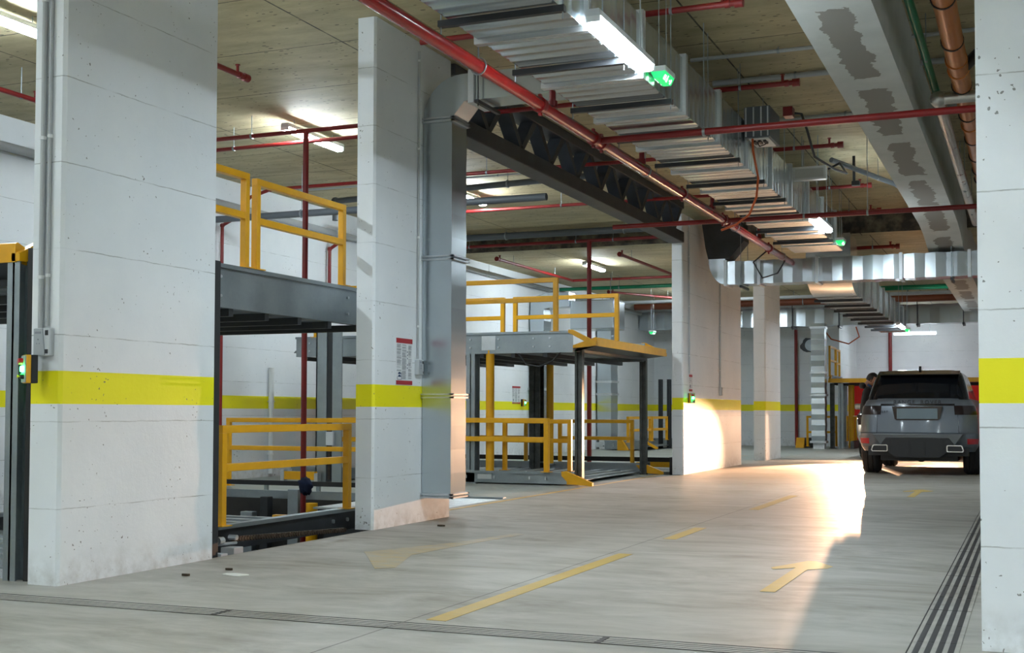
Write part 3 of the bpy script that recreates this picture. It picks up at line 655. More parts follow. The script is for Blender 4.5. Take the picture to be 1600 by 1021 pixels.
def control(x,y,z,label,rz):
    t=thing('control_box',label,'control box',(x,y,z),rz,'yellow and black lift control boxes with green lamps')
    MB().box(-.055,.055,-.05,0,-.085,.085).build('back_shell','black',t,bevel=.005)
    MB().box(-.055,.055,-.085,-.05,-.085,.085).build('yellow_shell','yellow',t,bevel=.005)
    MB().box(-.05,.05,-.092,-.085,-.08,.08).build('face_plate','grey',t,smooth=0)
    MB().cyl((-.018,-.092,.045),(-.018,-.125,.045),.021,16,.019).build('stop_button','ebtn',t)
    MB().cyl((0,-.092,0),(0,-.112,0),.020,16,.017).build('green_lamp','greenled',t)
    MB().cyl((.012,-.092,-.045),(.012,-.118,-.045),.016,12).build('key_switch','black',t)
    MB().box(-.03,-.01,-.13,-.122,-.052,-.036).cyl((.012,-.118,-.045),(-.02,-.126,-.045),.004,6).build('key_tag','ybtn',t,smooth=0)
    return t
c=control(-5.605,5.86,1.30,'lift control box with glowing green lamp on the nearest left column',R(-32)); c.location=(-5.525,5.80,1.30); c.scale=(.9,.8,1)
control(-5.39,20.74,1.29,'lift control box with green lamp on the long third column',R(60))
control(XL,27.78,1.27,'lift control box with green lamp on the far left wall',PI/2)
def notice(x,y,z,label,rz,w=.32,h=.43):
    t=thing('notice_sign',label,'sign',(x,y,z),rz,'white operating notices with red edges')
    MB().box(-w/2,w/2,-.004,0,-h/2,h/2).build('board','signboard',t,smooth=0)
    MB().box(-w/2,w/2,-.006,-.004,h/2-.045,h/2).box(-w/2,w/2,-.006,-.004,-h/2,-h/2+.038).build('red_strip','signred',t,smooth=0)
    b=MB(); rng=random.Random(3)
    for c in range(3):
        zz=h/2-.06
        while zz>-h/2+(.12 if c==0 else .05):
            if rng.random()<.82: b.box(-w/2+.012+c*w/3.1+(.02 if c==2 else 0),-w/2+.012+c*w/3.1+w*rng.uniform(.2,.28),-.0055,-.004,zz,zz+.0035)
            zz-=.0068
    b.build('text_block','signtext',t,smooth=0)
    b=MB(); x0=-w/2+.02; z0=-h/2+.045
    b.box(x0,x0+.085,-.0055,-.004,z0,z0+.004).box(x0,x0+.004,-.0055,-.004,z0,z0+.03).box(x0+.08,x0+.085,-.0055,-.004,z0,z0+.07)
    for dz in (.026,.052): b.prism([(x0+.015,z0+dz),(x0+.075,z0+dz),(x0+.07,z0+dz+.009),(x0+.055,z0+dz+.019),(x0+.035,z0+dz+.019),(x0+.02,z0+dz+.009)],'y',-.0055,-.004)
    for (dx,dz) in ((.0,.30),(.0,.27),(.0,.24),(.0,.18),(.0,.15)): b.box(w/2-.105,w/2-.095,-.0055,-.004,-h/2+dz,-h/2+dz+.012)
    b.build('diagram','signblue',t,smooth=0)
    return t
notice(-5.388,10.29,1.515,'red edged white notice with text columns on the second left column',PI/2)
notice(-5.388,20.83,1.55,'red edged white notice above the control box on the long third column',PI/2,.22,.29)
notice(XL+.002,27.43,1.45,'red edged white notice on the left wall seen under the raised lift',PI/2,.5,.42)

conduit('short white pipe on the left wall behind the pit railing',-11.30,17.0,.05,1.75,.045,'white')
t=thing('plenum_box','grey sheet metal plenum with elbow duct high in the far left bay','duct',(0,0,0))
MB().box(-10.3,-9.2,28.3,29.2,3.05,3.75).build('box_body','duct',t,smooth=0,bevel=.02)
MB().prism([(-11.3,3.5),(-10.95,3.5)]+[(-10.95+.0,3.55),(-10.75,3.6),(-10.3,3.6),(-10.3,3.95),(-10.9,3.95),(-11.15,3.88),(-11.3,3.7)],'y',28.22,28.68).build('elbow','duct',t,smooth=0)
MB().cyl((-10.0,28.7,3.7),(-10.0,28.7,CZ2-.003),.008,6).cyl((-9.4,28.7,3.7),(-9.4,28.7,CZ2-.003),.008,6).build('threaded_rod','galv',t)
# ================================================================== RAILINGS
GR='yellow safety railings on the lifts'
def railing(label,p0,p1,zb,h,mid,s=.05,posts=None):
    # square tube railing from p0 to p1 (xy)
    p0=Vector((*p0,0)); p1=Vector((*p1,0)); d=p1-p0; Ln=d.length; rz=math.atan2(d.y,d.x)
    t=thing('safety_railing',label,'railing',(p0.x,p0.y,zb),rz,GR); hs=s/2
    MB().box(0,Ln,-hs,hs,h-s,h).build('top_rail','yellow',t,smooth=0,bevel=.004)
    MB().box(s,Ln-s,-hs,hs,mid-s,mid).build('mid_rail','yellow',t,smooth=0,bevel=.004)
    for x in (posts or (0,Ln-s)):
        MB().box(x,x+s,-hs,hs,0,h-s).build('post','yellow',t,smooth=0,bevel=.004)
        MB().box(x-.035,x+s+.035,-hs-.03,hs+.03,0,.008).build('foot_plate','yellow',t,smooth=0)
    return t
railing('yellow railing on the raised platform between the first and second columns, right one',(-5.83,8.50),(-5.83,9.93),2.20,.75,.43,.055)
railing('yellow railing on the raised platform partly behind the nearest column, left one',(-5.83,6.5),(-5.83,8.40),2.20,.77,.45,.055)
railing('yellow railing on the lowered deck between the first and second columns',(-5.80,8.02),(-5.80,10.0),.16,.78,.48,.06)
railing('yellow railing at the back edge of the pit behind the first gap',(-10.25,14.35),(-7.9,14.35),.03,.93,.55,.06)
railing('yellow railing behind the second column, left end seen in the first gap',(-9.9,16.6),(-8.2,16.6),.2,.76,.46,.07)
railing('yellow railing on the near side of the second lift, by the vertical duct',(-8.1,16.6),(-6.36,16.6),.19,.77,.5,.07)
railing('yellow railing on the second lift reaching to its front dark post',(-7.22,16.95),(-6.14,16.95),.19,.75,.47,.06)
railing('yellow railing on the far side of the second lift, right one',(-7.62,20.35),(-6.25,20.35),.13,.79,.5,.06)
railing('yellow railing on the far side of the second lift, left one',(-9.9,20.35),(-8.2,20.35),.13,.79,.5,.06)
railing('yellow railing on top of the raised second lift, near side',(-10.3,16.68),(-6.25,16.68),2.2,.78,.5,.065,(0,2.0,3.98))
railing('yellow railing on top of the raised second lift, far side right one',(-8.45,20.3),(-6.5,20.3),2.2,.88,.55,.07)
railing('yellow railing on top of the raised second lift, far side left one',(-10.4,20.3),(-8.62,20.3),2.2,.88,.55,.07)
railing('yellow railing on the far left deck, left one beside the dark posts',(-9.75,31.2),(-9.75,33.3),.25,.68,.35,.07)
railing('yellow railing on the far left deck, right one beside the dark posts',(-9.75,33.4),(-9.75,35.0),.25,.68,.35,.07)
railing('yellow railing high on the far lift by the riser duct, front one',(-5.43,37.05),(-5.43,38.3),2.1,.90,.5,.06)
railing('yellow railing high on the far lift by the riser duct, rear one',(-5.43,38.35),(-5.43,39.1),2.1,.86,.46,.06)
railing('yellow railing left of the riser duct at the far wall',(-6.15,37.3),(-5.3,37.6),.05,.90,.45,.06)
railing('yellow railing under the far lift, left one',(-5.1,38.2),(-4.8,39.0),.2,.75,.4,.05)
railing('yellow railing under the far lift, right one by the red panel',(-4.85,38.2),(-4.66,38.75),.2,.75,.4,.05)

# ================================================================== LIFT PLATFORMS
def platform(label,x,y,z,rz,wid,ln,h=.33,upper=True,lip=True,mat_deck='galv'):
    # local: entry edge at y=0 facing -y; deck runs +y; z is the top of the side beams
    t=thing('lift_platform',label,'car lift platform',(x,y,z),rz,'galvanised car lift platforms')
    hw=wid/2; zb=-h
    for s in (-1,1):
        xo=s*hw
        b=MB(); b.box(xo-s*.0,xo-s*.012,0,ln,zb+.02,-.03); b.box(xo,xo-s*.08,0,ln,zb,zb+.02)
        o=b.build('side_beam','galv' if upper or lip or rz else 'dark',t,smooth=0); MB().box(xo+s*.03,xo-s*.06,0,ln,-.032,0).build('top_flange','galv',t,smooth=0)
        bb=MB()
        for yy in (.35,.6,1.15,1.6,1.75,ln-.5,ln-.25):
            for zz in (zb+.09,-.10): bb.cyl((xo,yy,zz),(xo+s*.018,yy,zz),.013,8)
        bb.build('bolt','flange',o)
        MB().box(xo-s*.0,xo+s*.006,1.20,1.42,zb+.05,-.05).build('splice_plate','flange',o,smooth=0)
    b=MB(); yy=0; dz=zb+.07 if h>.2 else -h+.03
    prof=[]
    while yy<ln-.05: prof+=[(yy,dz),(yy+.10,dz),(yy+.13,dz+.03),(yy+.20,dz+.03),(yy+.23,dz)]; yy+=.26
    prof.append((ln,dz)); poly=prof+[(p[0],p[1]-.008) for p in prof[::-1]]
    n=len(poly); bmx=MB()
    for i in range(len(prof)-1):
        a,c=prof[i],prof[i+1]
        bmx.add([(-hw+.01,a[0],a[1]),(hw-.01,a[0],a[1]),(hw-.01,c[0],c[1]),(-hw+.01,c[0],c[1]),(-hw+.01,a[0],a[1]-.008),(hw-.01,a[0],a[1]-.008),(hw-.01,c[0],c[1]-.008),(-hw+.01,c[0],c[1]-.008)],
                [(0,1,2,3),(7,6,5,4),(0,4,5,1),(2,6,7,3),(1,5,6,2),(3,7,4,0)])
    bmx.build('deck',mat_deck,t,smooth=0)
    if upper:
        cb=MB(); yy=.4
        while yy<ln: cb.box(-hw+.02,hw-.02,yy,yy+.06,zb-.06,zb+.0); yy+=.5
        cb.build('cross_member','dark',t,smooth=0)
    if lip:
        for s in (-1,1):
            b=MB(); xo=s*hw; b.prism([(-.36,-.22),(-.36,-.17),(.0,.012),(.06,.012),(.06,-.03),(.0,-.06),(-.30,-.22)] if h>.2 else [(-.36,-h-.015),(-.36,-h+.03),(.02,.012),(.10,.012),(.10,-.05),(.02,-.13),(.02,-h),(-.1,-h)],'x',xo-s*.03,xo+s*.035)
            f=b.build('lip_flange','yellow',t,smooth=0)
            bb=MB()
            for k in range(7): 
                yy=-.26+k*.045; zz=(-.17+(yy+.33)*(.182/.35) if h>.2 else -h+.02+(yy+.33)*((h-.008)/.35))+.002
                bb.box(s*hw-.012,s*hw+.012,yy,yy+.022,zz,zz+.002)
            bb.build('cutout','dark',f,smooth=0)
        if upper:
            MB().prism([(-.36,-.225),(-.36,-.11),(-.34,-.10),(-.0,dz+.03),(-.0,dz-.01),(-.33,-.225)],'x',-hw,hw).build('ramp_lip','yellow',t,smooth=0)
            MB().prism([(-.34,-.225),(-.05,-.225),(-.02,dz-.06),(-.02,dz-.02)],'x',-hw+.05,hw-.05).build('lip_underside','dark',t,smooth=0)
    return t
platform('raised galvanised lift platform seen between the first and second columns',-7.05,6.28,2.20,0,2.46,4.2,.34)
platform('lowered galvanised lift deck over the pit between the first and second columns',-7.05,6.45,.165,0,2.46,3.8,.20,upper=False,lip=False)
platform('raised galvanised lift platform with yellow lip, beyond the vertical duct',-6.02,18.47,2.21,PI/2,3.62,4.6,.31)
platform('lowered lift deck standing on the floor beyond the vertical duct',-6.08,18.47,.19,PI/2,3.62,4.6,.17,upper=False)
platform('raised lift platform with wide yellow lip far behind the grey car',-3.0,37.3,2.14,0,4.86,2.0,.22)
platform('long low lift deck far back on the left behind the third column',-9.7,34.4,.27,PI/2,3.6,1.15,.24,upper=False)
# yellow stop at back of the lowered deck, deck details
tag(MB().prism([(9.72,.0),(9.74,.07),(9.80,.07),(9.82,.0)],'x',-6.45,-5.9).build('wheel_stop','yellow',smooth=0),'yellow wheel stop on the lowered deck by its right railing post','wheel stop')
bpy.data.objects['wheel_stop'].location.z=.03
t=thing('wheel_stop','small yellow stop with metal ends on the bay floor, behind the dark cloth','wheel stop',(-10.05,15.85,.02)); 
MB().box(-.22,.30,-.04,.04,.02,.14).build('bar','yellow',t,smooth=0); MB().box(-.28,-.22,-.05,.05,0,.16).box(.30,.36,-.05,.05,0,.12).build('foot_bracket','flange',t,smooth=0)
t=thing('wheel_stop','yellow stop between grey blocks left of the long third column','wheel stop',(-6.0,22.4,.0))
MB().box(-.55,.35,-.05,.05,.03,.17).build('bar','yellow',t,smooth=0); MB().box(-.68,-.55,-.06,.06,0,.12).box(.35,.45,-.06,.06,0,.12).build('foot_bracket','slate',t,smooth=0)
tag(MB().box(-5.78,-5.60,20.9,21.2,-.2,.27).build('dark_block','dark',smooth=0),'square dark steel block at the foot of the long third column','block')
# bars at pit edges
tag(MB().box(XL+.02,-7.95,13.98,14.04,.075,.135).build('guide_bar','black',smooth=0),'long black bar along the back edge of the first pit','bar')
tag(MB().box(XL+.02,-5.65,21.55,21.62,.16,.24).build('guide_bar','black',smooth=0),'long black bar crossing behind the second lift','bar')
for x in (-10.2,-9.4,-8.6): MB().box(x,x+.05,13.99,14.03,0,.075).build('bracket','galv',bpy.data.objects['guide_bar'],smooth=0)
tag(MB().box(XL+.02,-5.92,13.90,13.99,-.09,.012).build('pit_edge_angle','galv',smooth=0),'galvanised angle along the back edge of the first pit','edge angle')
# checker plate
b=MB(); b.box(-7.35,-5.80,11.9,13.86,-.03,-.008)
for i in range(22):
    for j in range(19):
        x=-7.30+i*.1; y=11.95+j*.1; s=1 if (i+j)%2 else -1
        if x>-5.9: continue
        b.add([(x,y,-.008),(x+.05,y+s*.012,-.008),(x+.055,y+s*.012+.012,-.004),(x+.005,y+.012,-.004)],[(0,1,2,3)])
tag(b.build('checker_plate','flange',smooth=0),'patterned metal floor plate beside the vertical duct','floor plate')
# posts
GPst='steel lift posts'
def hpost(name,label,x,y,z0,z1,w,d,m,lip=.02):
    t=thing(name,label,'post',(x,y,0),0,GPst)
    b=MB(); b.box(-w/2,w/2,-d/2,-d/2+.012,z0,z1); b.box(-w/2,w/2,d/2-.012,d/2,z0,z1); b.box(-.008,.008,-d/2,d/2,z0,z1)
    b.build('profile',m,t,smooth=0); MB().box(-w/2-.04,w/2+.04,-d/2-.04,d/2+.04,z0,z0+.012).build('base_plate',m,t,smooth=0); return t
hpost('lift_post','galvanised and dark lift post against the left face of the nearest column',-5.84,5.98,-.2,2.0,.10,.10,'galv')
tag(MB().box(-5.745,-5.66,5.95,6.09,-.3,2.06).build('lift_post','black',smooth=0),'black guide post touching the left face of the nearest column','post',GPst)
tag(MB().box(-5.60,-5.52,7.52,7.63,-.5,2.16).build('lift_post','dark',smooth=0,bevel=.004),'dark rusty post just right of the nearest column','post',GPst)
tag(MB().box(-5.70,-5.58,11.12,11.22,-.4,4.3).build('lift_post','dark',smooth=0),'unseen dark post added behind the second left column to block the headlight','post',GPst)  # hidden post added to keep headlight off the lowered deck beam
t=thing('lift_post','round grooved steel post at the near front corner of the second lift','post',(-6.03,16.97,0),0,GPst)
MB().box(-.055,-.02,-.05,.05,-.03,1.95).box(.02,.055,-.05,.05,-.03,1.95).box(-.02,.02,-.03,.05,-.03,1.95).build('profile','post',t,smooth=0)
t=thing('lift_post','steel post at the far front corner of the second lift','post',(-6.05,20.25,0),0,GPst)
MB().box(-.055,-.02,-.05,.05,-.03,1.95).box(.02,.055,-.05,.05,-.03,1.95).box(-.02,.02,-.03,.05,-.03,1.95).build('profile','post',t,smooth=0)
def mast(label,x,y,z1):
    t=thing('lift_mast',label,'lift mast',(x,y,0),0,'wide galvanised lift masts')
    MB().box(-.22,-.06,-.10,-.09,.0,z1).box(-.22,-.20,-.1,.1,0,z1).box(-.06,-.04,-.1,.1,0,z1).box(.06,.22,-.1,-.08,0,z1).build('channel','galv',t,smooth=0)
    MB().box(-.04,.06,-.08,.08,0,z1-.1).build('slot','dark',t,smooth=0)
    MB().box(-.02,.10,-.14,-.1,.55,.75).build('limit_switch','ltgrey',t,smooth=0)
    b=MB()
    for k in range(26): b.box(.0,.035,-.115,-.10,.05+k*.028,.066+k*.028)
    b.build('chain','rust',t,smooth=0); return t
mast('galvanised lift mast behind the first gap left of the second column',-9.6,16.05,2.32)
hpost('lift_post','galvanised post of the second lift next to the vertical duct',-7.62,16.75,.0,1.9,.14,.18,'galv')
hpost('lift_post','wide galvanised post at the back of the second lift under the hanging cable',-7.95,20.15,.0,1.9,.20,.20,'post')
for x,y,l in ((-7.33,16.72,'round yellow post of the second lift, nearer one'),(-7.72,20.2,'round yellow post of the second lift, farther one')):
    t=thing('yellow_post',l,'post',(x,y,0),0,GPst); MB().cyl((0,0,.15),(0,0,1.98),.062,18).build('tube','yellow',t); MB().cyl((0,0,.14),(0,0,.16),.09,16).build('base_plate','galv',t)
for x,y,l in ((-10.54,35.0,'tall dark post pair left of the long third column, left post'),(-10.30,35.05,'tall dark post pair left of the long third column, right post')):
    hpost('lift_post',l,x+.6,y,.0,2.0,.10,.14,'dark')
for x,y,m,l,w_ in ((-5.38,37.2,'post','front left steel post of the far lift',.12),(-5.13,37.15,'galv','galvanised post of the far lift beside its front left post',.14),(-5.2,38.6,'galv','rear galvanised post under the far lift',.12),(-4.55,38.9,'dark','dark rear post of the far lift in front of the red panel',.14),(-.6,37.2,'dark','front right post of the far lift behind the right column',.12)):
    hpost('lift_post',l,x,y,.0,1.9,w_,.12,m)
t=thing('yellow_post','round yellow post under the far lift','post',(-4.93,37.9,0),0,GPst); MB().cyl((0,0,0),(0,0,1.9),.09,16).build('tube','yellow',t)
# far low items
def angle_block(label,x,y,rz,s=1.0):
    t=thing('ramp_end',label,'ramp end',(x,y,0),rz); MB().prism([(-.22*s,0),(-.02,.30*s),(.10,.30*s),(.10,0)],'x',-.12,.12).build('ramp','yellow',t,smooth=0)
    b=MB(); b.box(-.05,.05,-.13,-.12,.08,.10); b.build('cutout','dark',t,smooth=0); return t
t=angle_block('yellow ramp end on the floor left of the riser duct',-6.35,37.5,PI/2*0); 
MB().box(.12,.42,-.0,.3,0,.30).build('block','dark',t,smooth=0)
angle_block('yellow ramp end on the far left floor behind the second lift',-10.35,32.6,PI/2)
tag(MB().box(-4.85,-4.75,37.0,39.1,.0,.22).build('side_beam','post',smooth=0),'low dark side beam on the floor under the far lift','beam')
t=thing('red_shutter','bright red panel wall behind the far lift and the grey car','shutter',(0,0,0))
MB().box(-5.35,5.0,40.6,40.7,0,2.05).build('panel','redpanel',t,smooth=0); MB().box(-4.85,5.0,40.585,40.6,1.02,1.24).build('stripe','orpanel',t,smooth=0)
b=MB()
for x in (-4.2,-3.2,-2.2,-1.2,-.2): b.box(x,x+.05,40.57,40.6,0,2.05)
b.build('stile','redpanel',t,smooth=0)
# wall details
t=thing('wall_opening','ragged round core hole in the far wall with a dark pipe end','hole',(0,0,0)); 
b=MB(); n=16; b.add([(-6.35+.30*math.cos(2*PI*i/n)*random.uniform(.75,1.1),39.19,3.13+.24*math.sin(2*PI*i/n)*random.uniform(.8,1.1)) for i in range(n)],[tuple(range(n))]); b.build('rim','dark',t,smooth=0)
MB().cyl((-6.28,39.2,3.13),(-6.28,39.0,3.13),.18,20).build('pipe_end','galv',t)
tag(MB().tube([(-4.4,39.1,1.85),(-4.12,39.2,1.8),(-4.05,39.3,1.3),(-4.15,39.3,.9)],.03,8).build('black_hose','black'),'black hose hanging in front of the red panel','hose')
tag(MB().tube([(-6.9,16.7,1.93),(-6.75,16.7,1.74),(-6.55,16.7,1.70),(-6.35,16.7,1.78),(-6.2,16.7,1.93)],.014,8).build('hanging_cable','black'),'black cable sagging under the raised second lift','cable')
tag(MB().tube([(-9.9,9.2,1.1),(-9.7,9.3,.9),(-9.62,9.3,.55),(-9.64,9.3,.2)],.02,8).build('black_hose','black'),'black hose arching at the left edge of the picture','hose')
tag(MB().tube([(-5.7,37.3,3.6),(-5.4,37.2,3.2),(-4.9,37.2,3.05),(-4.6,37.2,3.25),(-4.7,37.3,3.55)],.02,8).build('cable_loop','cable'),'reddish cable loop under the far duct end','cable')
tag(MB().tube([(-4.0,20.6,3.75),(-4.25,20.6,3.55),(-4.1,20.6,3.28),(-3.85,20.6,3.35),(-3.7,20.6,3.6)],.014,8).build('cable_loop','black'),'black cable loop under the end of the big duct','cable')
tag(MB().tube([(-10.2,13.95,-.2),(-10.2,13.9,-.9)],.03,8).build('cable_loop2','black'),'black cable in the pit','cable'); bpy.data.objects['cable_loop2'].name='pit_cable'
# dark cloth on the standpipe
b=MB(); bm=bmesh.new(); bmesh.ops.create_icosphere(bm,subdivisions=3,radius=1)
for v in bm.verts:
    n_=math.sin(v.co.x*9+v.co.z*5)*.12+math.sin(v.co.y*11+v.co.x*7)*.1; v.co*=1+n_
    v.co=Vector((v.co.x*.085-.015*v.co.z+.03,v.co.y*.06,v.co.z*.085)); 
    if v.co.z<-.03: v.co.z-=abs(math.sin(v.co.x*60))*.05
me=bpy.data.meshes.new('knotted_cloth'); bm.to_mesh(me); bm.free(); me.materials.append(M['rag'])
for q in me.polygons: q.use_smooth=True
o=bpy.data.objects.new('knotted_cloth',me); COL.objects.link(o); o.location=(-7.82,12.44,.20); tag(o,'dark navy cloth knotted around the red standpipe','cloth')
# pit machinery under the lowered deck edge
t=thing('drive_chain','rusty roller chain and brackets along the pit edge below the lowered deck','chain',(0,0,0))
b=MB(); y=7.9
while y<9.55:
    zc=.085-.075*(y-7.9)/1.65; b.box(-5.60,-5.565,y,y+.022,zc-.018,zc+.018); b.cyl((-5.605,y+.028,zc),(-5.56,y+.028,zc),.012,8); y+=.036
b.build('links','rust',t,smooth=0)
MB().box(-5.62,-5.5,7.80,7.92,-.16,.03).build('bracket','conduit',t,smooth=0,bevel=.004)
MB().cyl((-5.6,7.62,.06),(-5.55,7.9,.06),.012,8).cyl((-5.56,7.68,.09),(-5.56,7.74,.09),.028,10).cyl((-5.6,7.88,.10),(-5.53,7.88,.10),.02,10).build('tension_bolt','flange',t)
MB().box(-5.62,-5.50,7.64,7.72,-.10,.0).build('clamp','ltgrey',t,smooth=0)
for i,(x,y,w_,h_,m,l) in enumerate(((-9.5,13.6,.18,.5,'galv','grey junction pedestal in the pit behind the lowered deck'),(-9.2,13.6,.12,.7,'dark','dark hydraulic cylinder in the pit'),(-8.85,13.7,.16,.8,'galv','steel post stub in the pit'))):
    tag(MB().box(x,x+w_,y,y+.12,-1.5,-1.5+h_+.75).build(('pit_pedestal','pit_cylinder','pit_post')[i],m,smooth=0,bevel=.01),l,'pit machinery')
tag(MB().cyl((-8.5,13.7,-1.5),(-8.5,13.7,-.12),.09,18).build('pit_yellow_cylinder','yellow'),'yellow cylinder standing in the pit behind the lowered deck','pit machinery')
tag(MB().cyl((-8.02,13.8,-.62),(-8.02,13.7,-.62),.3,24).build('cable_drum','dark'),'dark wheel against the pit wall','pit machinery')

# ================================================================== CARS
def car_layers(L_,lay):
    """lay: list of (z,hw,y0,y1,r_rear,r_front)"""
    def P(z,u):
        for a,b_ in zip(lay,lay[1:]):
            if a[0]<=z<=b_[0]+1e-9: f=(z-a[0])/(b_[0]-a[0]); q=[a[i]+(b_[i]-a[i])*f for i in range(6)]; break
        else: q=list(lay[-1] if z>lay[-1][0] else lay[0])
        _,hw,y0,y1,r,rf=q
        if u<=1: return Vector((u*(hw-r),y0+.05*u*u*.6,z))
        e=.03
        if u<=2: a=(u-1)*PI/2; return Vector((hw-r+r*math.sin(a),y0+e+(r-e)*(1-math.cos(a)),z))
        if u<=3: return Vector((hw*(1+.0),y0+r+(u-2)*(y1-rf-y0-r),z))
        if u<=4: a=(u-3)*PI/2; return Vector((hw-rf+rf*math.cos(a),y1-rf+rf*math.sin(a),z))
        return Vector(((5-u)*(hw-rf),y1,z))
    us=[i/5 for i in range(5)]+[1+i/8 for i in range(8)]+[2+i/24 for i in range(24)]+[3+i/8 for i in range(8)]+[4+i/4 for i in range(5)]
    def ring(z):
        a=[P(z,u) for u in us]; return a+[Vector((-p.x,p.y,p.z)) for p in a[-2:0:-1]]
    return P,ring
def shell(rings): return MB().loft(rings)
def patch(P,u0,u1,z0,z1,off,nu=8,nz=4,mirror=False,thick=.0):
    b=MB(); vs=[]
    for lv in (off,off-.02):
        for j in range(nz+1):
            for i in range(nu+1):
                u=u0+(u1-u0)*i/nu; z=z0+(z1-z0)*j/nz; p=P(z,u); e=1e-3
                tu=P(z,u+e)-P(z,u-e) if u>e else Vector((1,0,0)); tz=P(min(z+e,z1+.05),u)-P(z-e,u); n_=tu.cross(tz)
                n_=n_.normalized() if n_.length>1e-9 else Vector((0,-1,0))
                q=p+n_*lv
                if mirror: q.x=-q.x
                vs.append(q)
    w_=nu+1; m_=w_*(nz+1); fs=[]
    for j in range(nz):
        for i in range(nu): a=j*w_+i; fs.append((a,a+1,a+w_+1,a+w_)); fs.append((m_+a,m_+a+w_,m_+a+w_+1,m_+a+1))
    for i in range(nu): fs.append((i,m_+i,m_+i+1,i+1)); a=nz*w_+i; fs.append((a,a+1,m_+a+1,m_+a))
    for j in range(nz): a=j*w_; fs.append((a,a+w_,m_+a+w_,m_+a)); a=j*w_+nu; fs.append((a,m_+a,m_+a+w_,a+w_))
    return b.add(vs,fs)
def wheel(parent,x,y,r=.385,wd=.27,side=1):
    b=MB(); prof=[(-wd/2,r-.12),(-wd/2,r-.04),(-wd/2+.03,r-.01),(-wd/2+.06,r),(-.05,r),(-.045,r-.012),(-.035,r-.012),(-.03,r),(.03,r),(.035,r-.012),(.045,r-.012),(.05,r),(wd/2-.06,r),(wd/2-.03,r-.01),(wd/2,r-.04),(wd/2,r-.12)]
    n=40; rings=[[(x+p[0],y+p[1]*math.cos(2*PI*i/n),r+p[1]*math.sin(2*PI*i/n)) for i in range(n)] for p in prof]
    t=b.loft(rings).build('tyre','tyre',parent,smooth=40)
    rm=MB(); xo=x+side*(wd/2-.02)
    rm.cyl((xo,y,r),(x,y,r),r-.12,28); rm.build('rim','dark',t)
    sp=MB()
    for k in range(5):
        a=2*PI*k/5; c_,s_=math.cos(a),math.sin(a)
        sp.prism([(y+c_*.05-s_*.03,r+s_*.05+c_*.03),(y+c_*(r-.12)-s_*.02,r+s_*(r-.12)+c_*.02),(y+c_*(r-.12)+s_*.02,r+s_*(r-.12)-c_*.02),(y+c_*.05+s_*.03,r+s_*.05-c_*.03)],'x',xo,xo+side*.012)
    sp.build('spoke','alloy',t,smooth=0)
def cut_arches(o,ys,r,hw):
    for y in ys:
        c=MB().cyl((-hw-.2,y,.38),(hw+.2,y,.38),r,40).build('cut','black')
        md=o.modifiers.new('b','BOOLEAN'); md.operation='DIFFERENCE'; md.object=c; md.solver='EXACT'
    dg=bpy.context.evaluated_depsgraph_get(); me=bpy.data.meshes.new_from_object(o.evaluated_get(dg))
    cs=[m_.object for m_ in o.modifiers]; o.modifiers.clear(); o.data=me
    for c in cs: bpy.data.objects.remove(c,do_unlink=True)
    for p in me.polygons: p.use_smooth=True
    me.set_sharp_from_angle(angle=R(28))

CX,CY=-1.765,21.72
car=thing('grey_suv','dark grey luxury off road car parked in the lane seen from behind','car',(CX,CY,0),0)
lay=[(.40,.89,.16,4.70,.22,.35),(.48,.935,.07,4.78,.25,.38),(.60,.955,.02,4.83,.28,.42),(.70,.955,.0,4.85,.30,.45),(.72,.950,.03,4.85,.30,.45),(.95,.940,.05,4.84,.30,.45),(1.12,.905,.07,4.76,.28,.45),(1.24,.855,.11,4.60,.24,.45),(1.29,.80,.15,4.35,.2,.4)]
P1,ring1=car_layers(4.85,lay)
zs=[.40,.44,.48,.54,.60,.66,.70,.72,.80,.88,.95,1.03,1.12,1.18,1.24,1.29]
body=shell([ring1(z) for z in zs]).build('body','carpaint',car,smooth=28)
cut_arches(body,(.95,3.87),.44,1.0)
gl=[(1.27,.81,.14,3.65,.16,.3),(1.36,.79,.20,3.42,.16,.3),(1.50,.755,.30,3.08,.16,.3),(1.64,.715,.41,2.78,.16,.3),(1.70,.69,.45,2.65,.15,.3),(1.745,.65,.52,2.5,.14,.3),(1.775,.55,.68,2.3,.14,.3),(1.79,.35,.95,2.0,.1,.2)]
P2,ring2=car_layers(4,gl)
cab=shell([ring2(z) for z in (1.27,1.36,1.43,1.50,1.57,1.64,1.70,1.745,1.775,1.79)]).build('cabin','carblack',car,smooth=35)
patch(P2,0,1.6,1.295,1.67,.006,8,6).build('rear_window','glass',car); patch(P2,0,1.6,1.295,1.67,.006,8,6,True).build('rear_window','glass',car)
for mi in (False,True):
    patch(P2,1.75,2.16,1.31,1.62,.006,8,4,mi).build('quarter_window','sideglass',car)
    patch(P2,2.20,2.48,1.31,1.63,.006,6,4,mi).build('side_window','sideglass',car)
    patch(P2,2.52,2.86,1.31,1.62,.006,6,4,mi).build('side_window','sideglass',car)
    patch(P1,.93,2.04,1.015,1.165,.008,14,3,mi).build('tail_light','taildark',car)
    patch(P1,.0,.95,1.165,1.195,.012,5,1,mi).build('tailgate_strip','carblack',car)
    patch(P1,1.0,1.012,.71,1.015,.002,1,4,mi).build('tailgate_gap','carblack',car)
    patch(P1,1.25,1.85,.53,.62,.006,6,2,mi).build('reflector','tailred',car)
# spoiler, fin
MB().prism([(.30,1.70),(.62,1.765),(.62,1.74),(.40,1.69),(.30,1.685)],'x',-.66,.66).build('roof_spoiler','carblack',car,smooth=0,bevel=.008)
MB().prism([(.72,1.775),(.92,1.785),(.80,1.845),(.76,1.85)],'x',-.02,.02).build('roof_aerial','carblack',car,smooth=0)
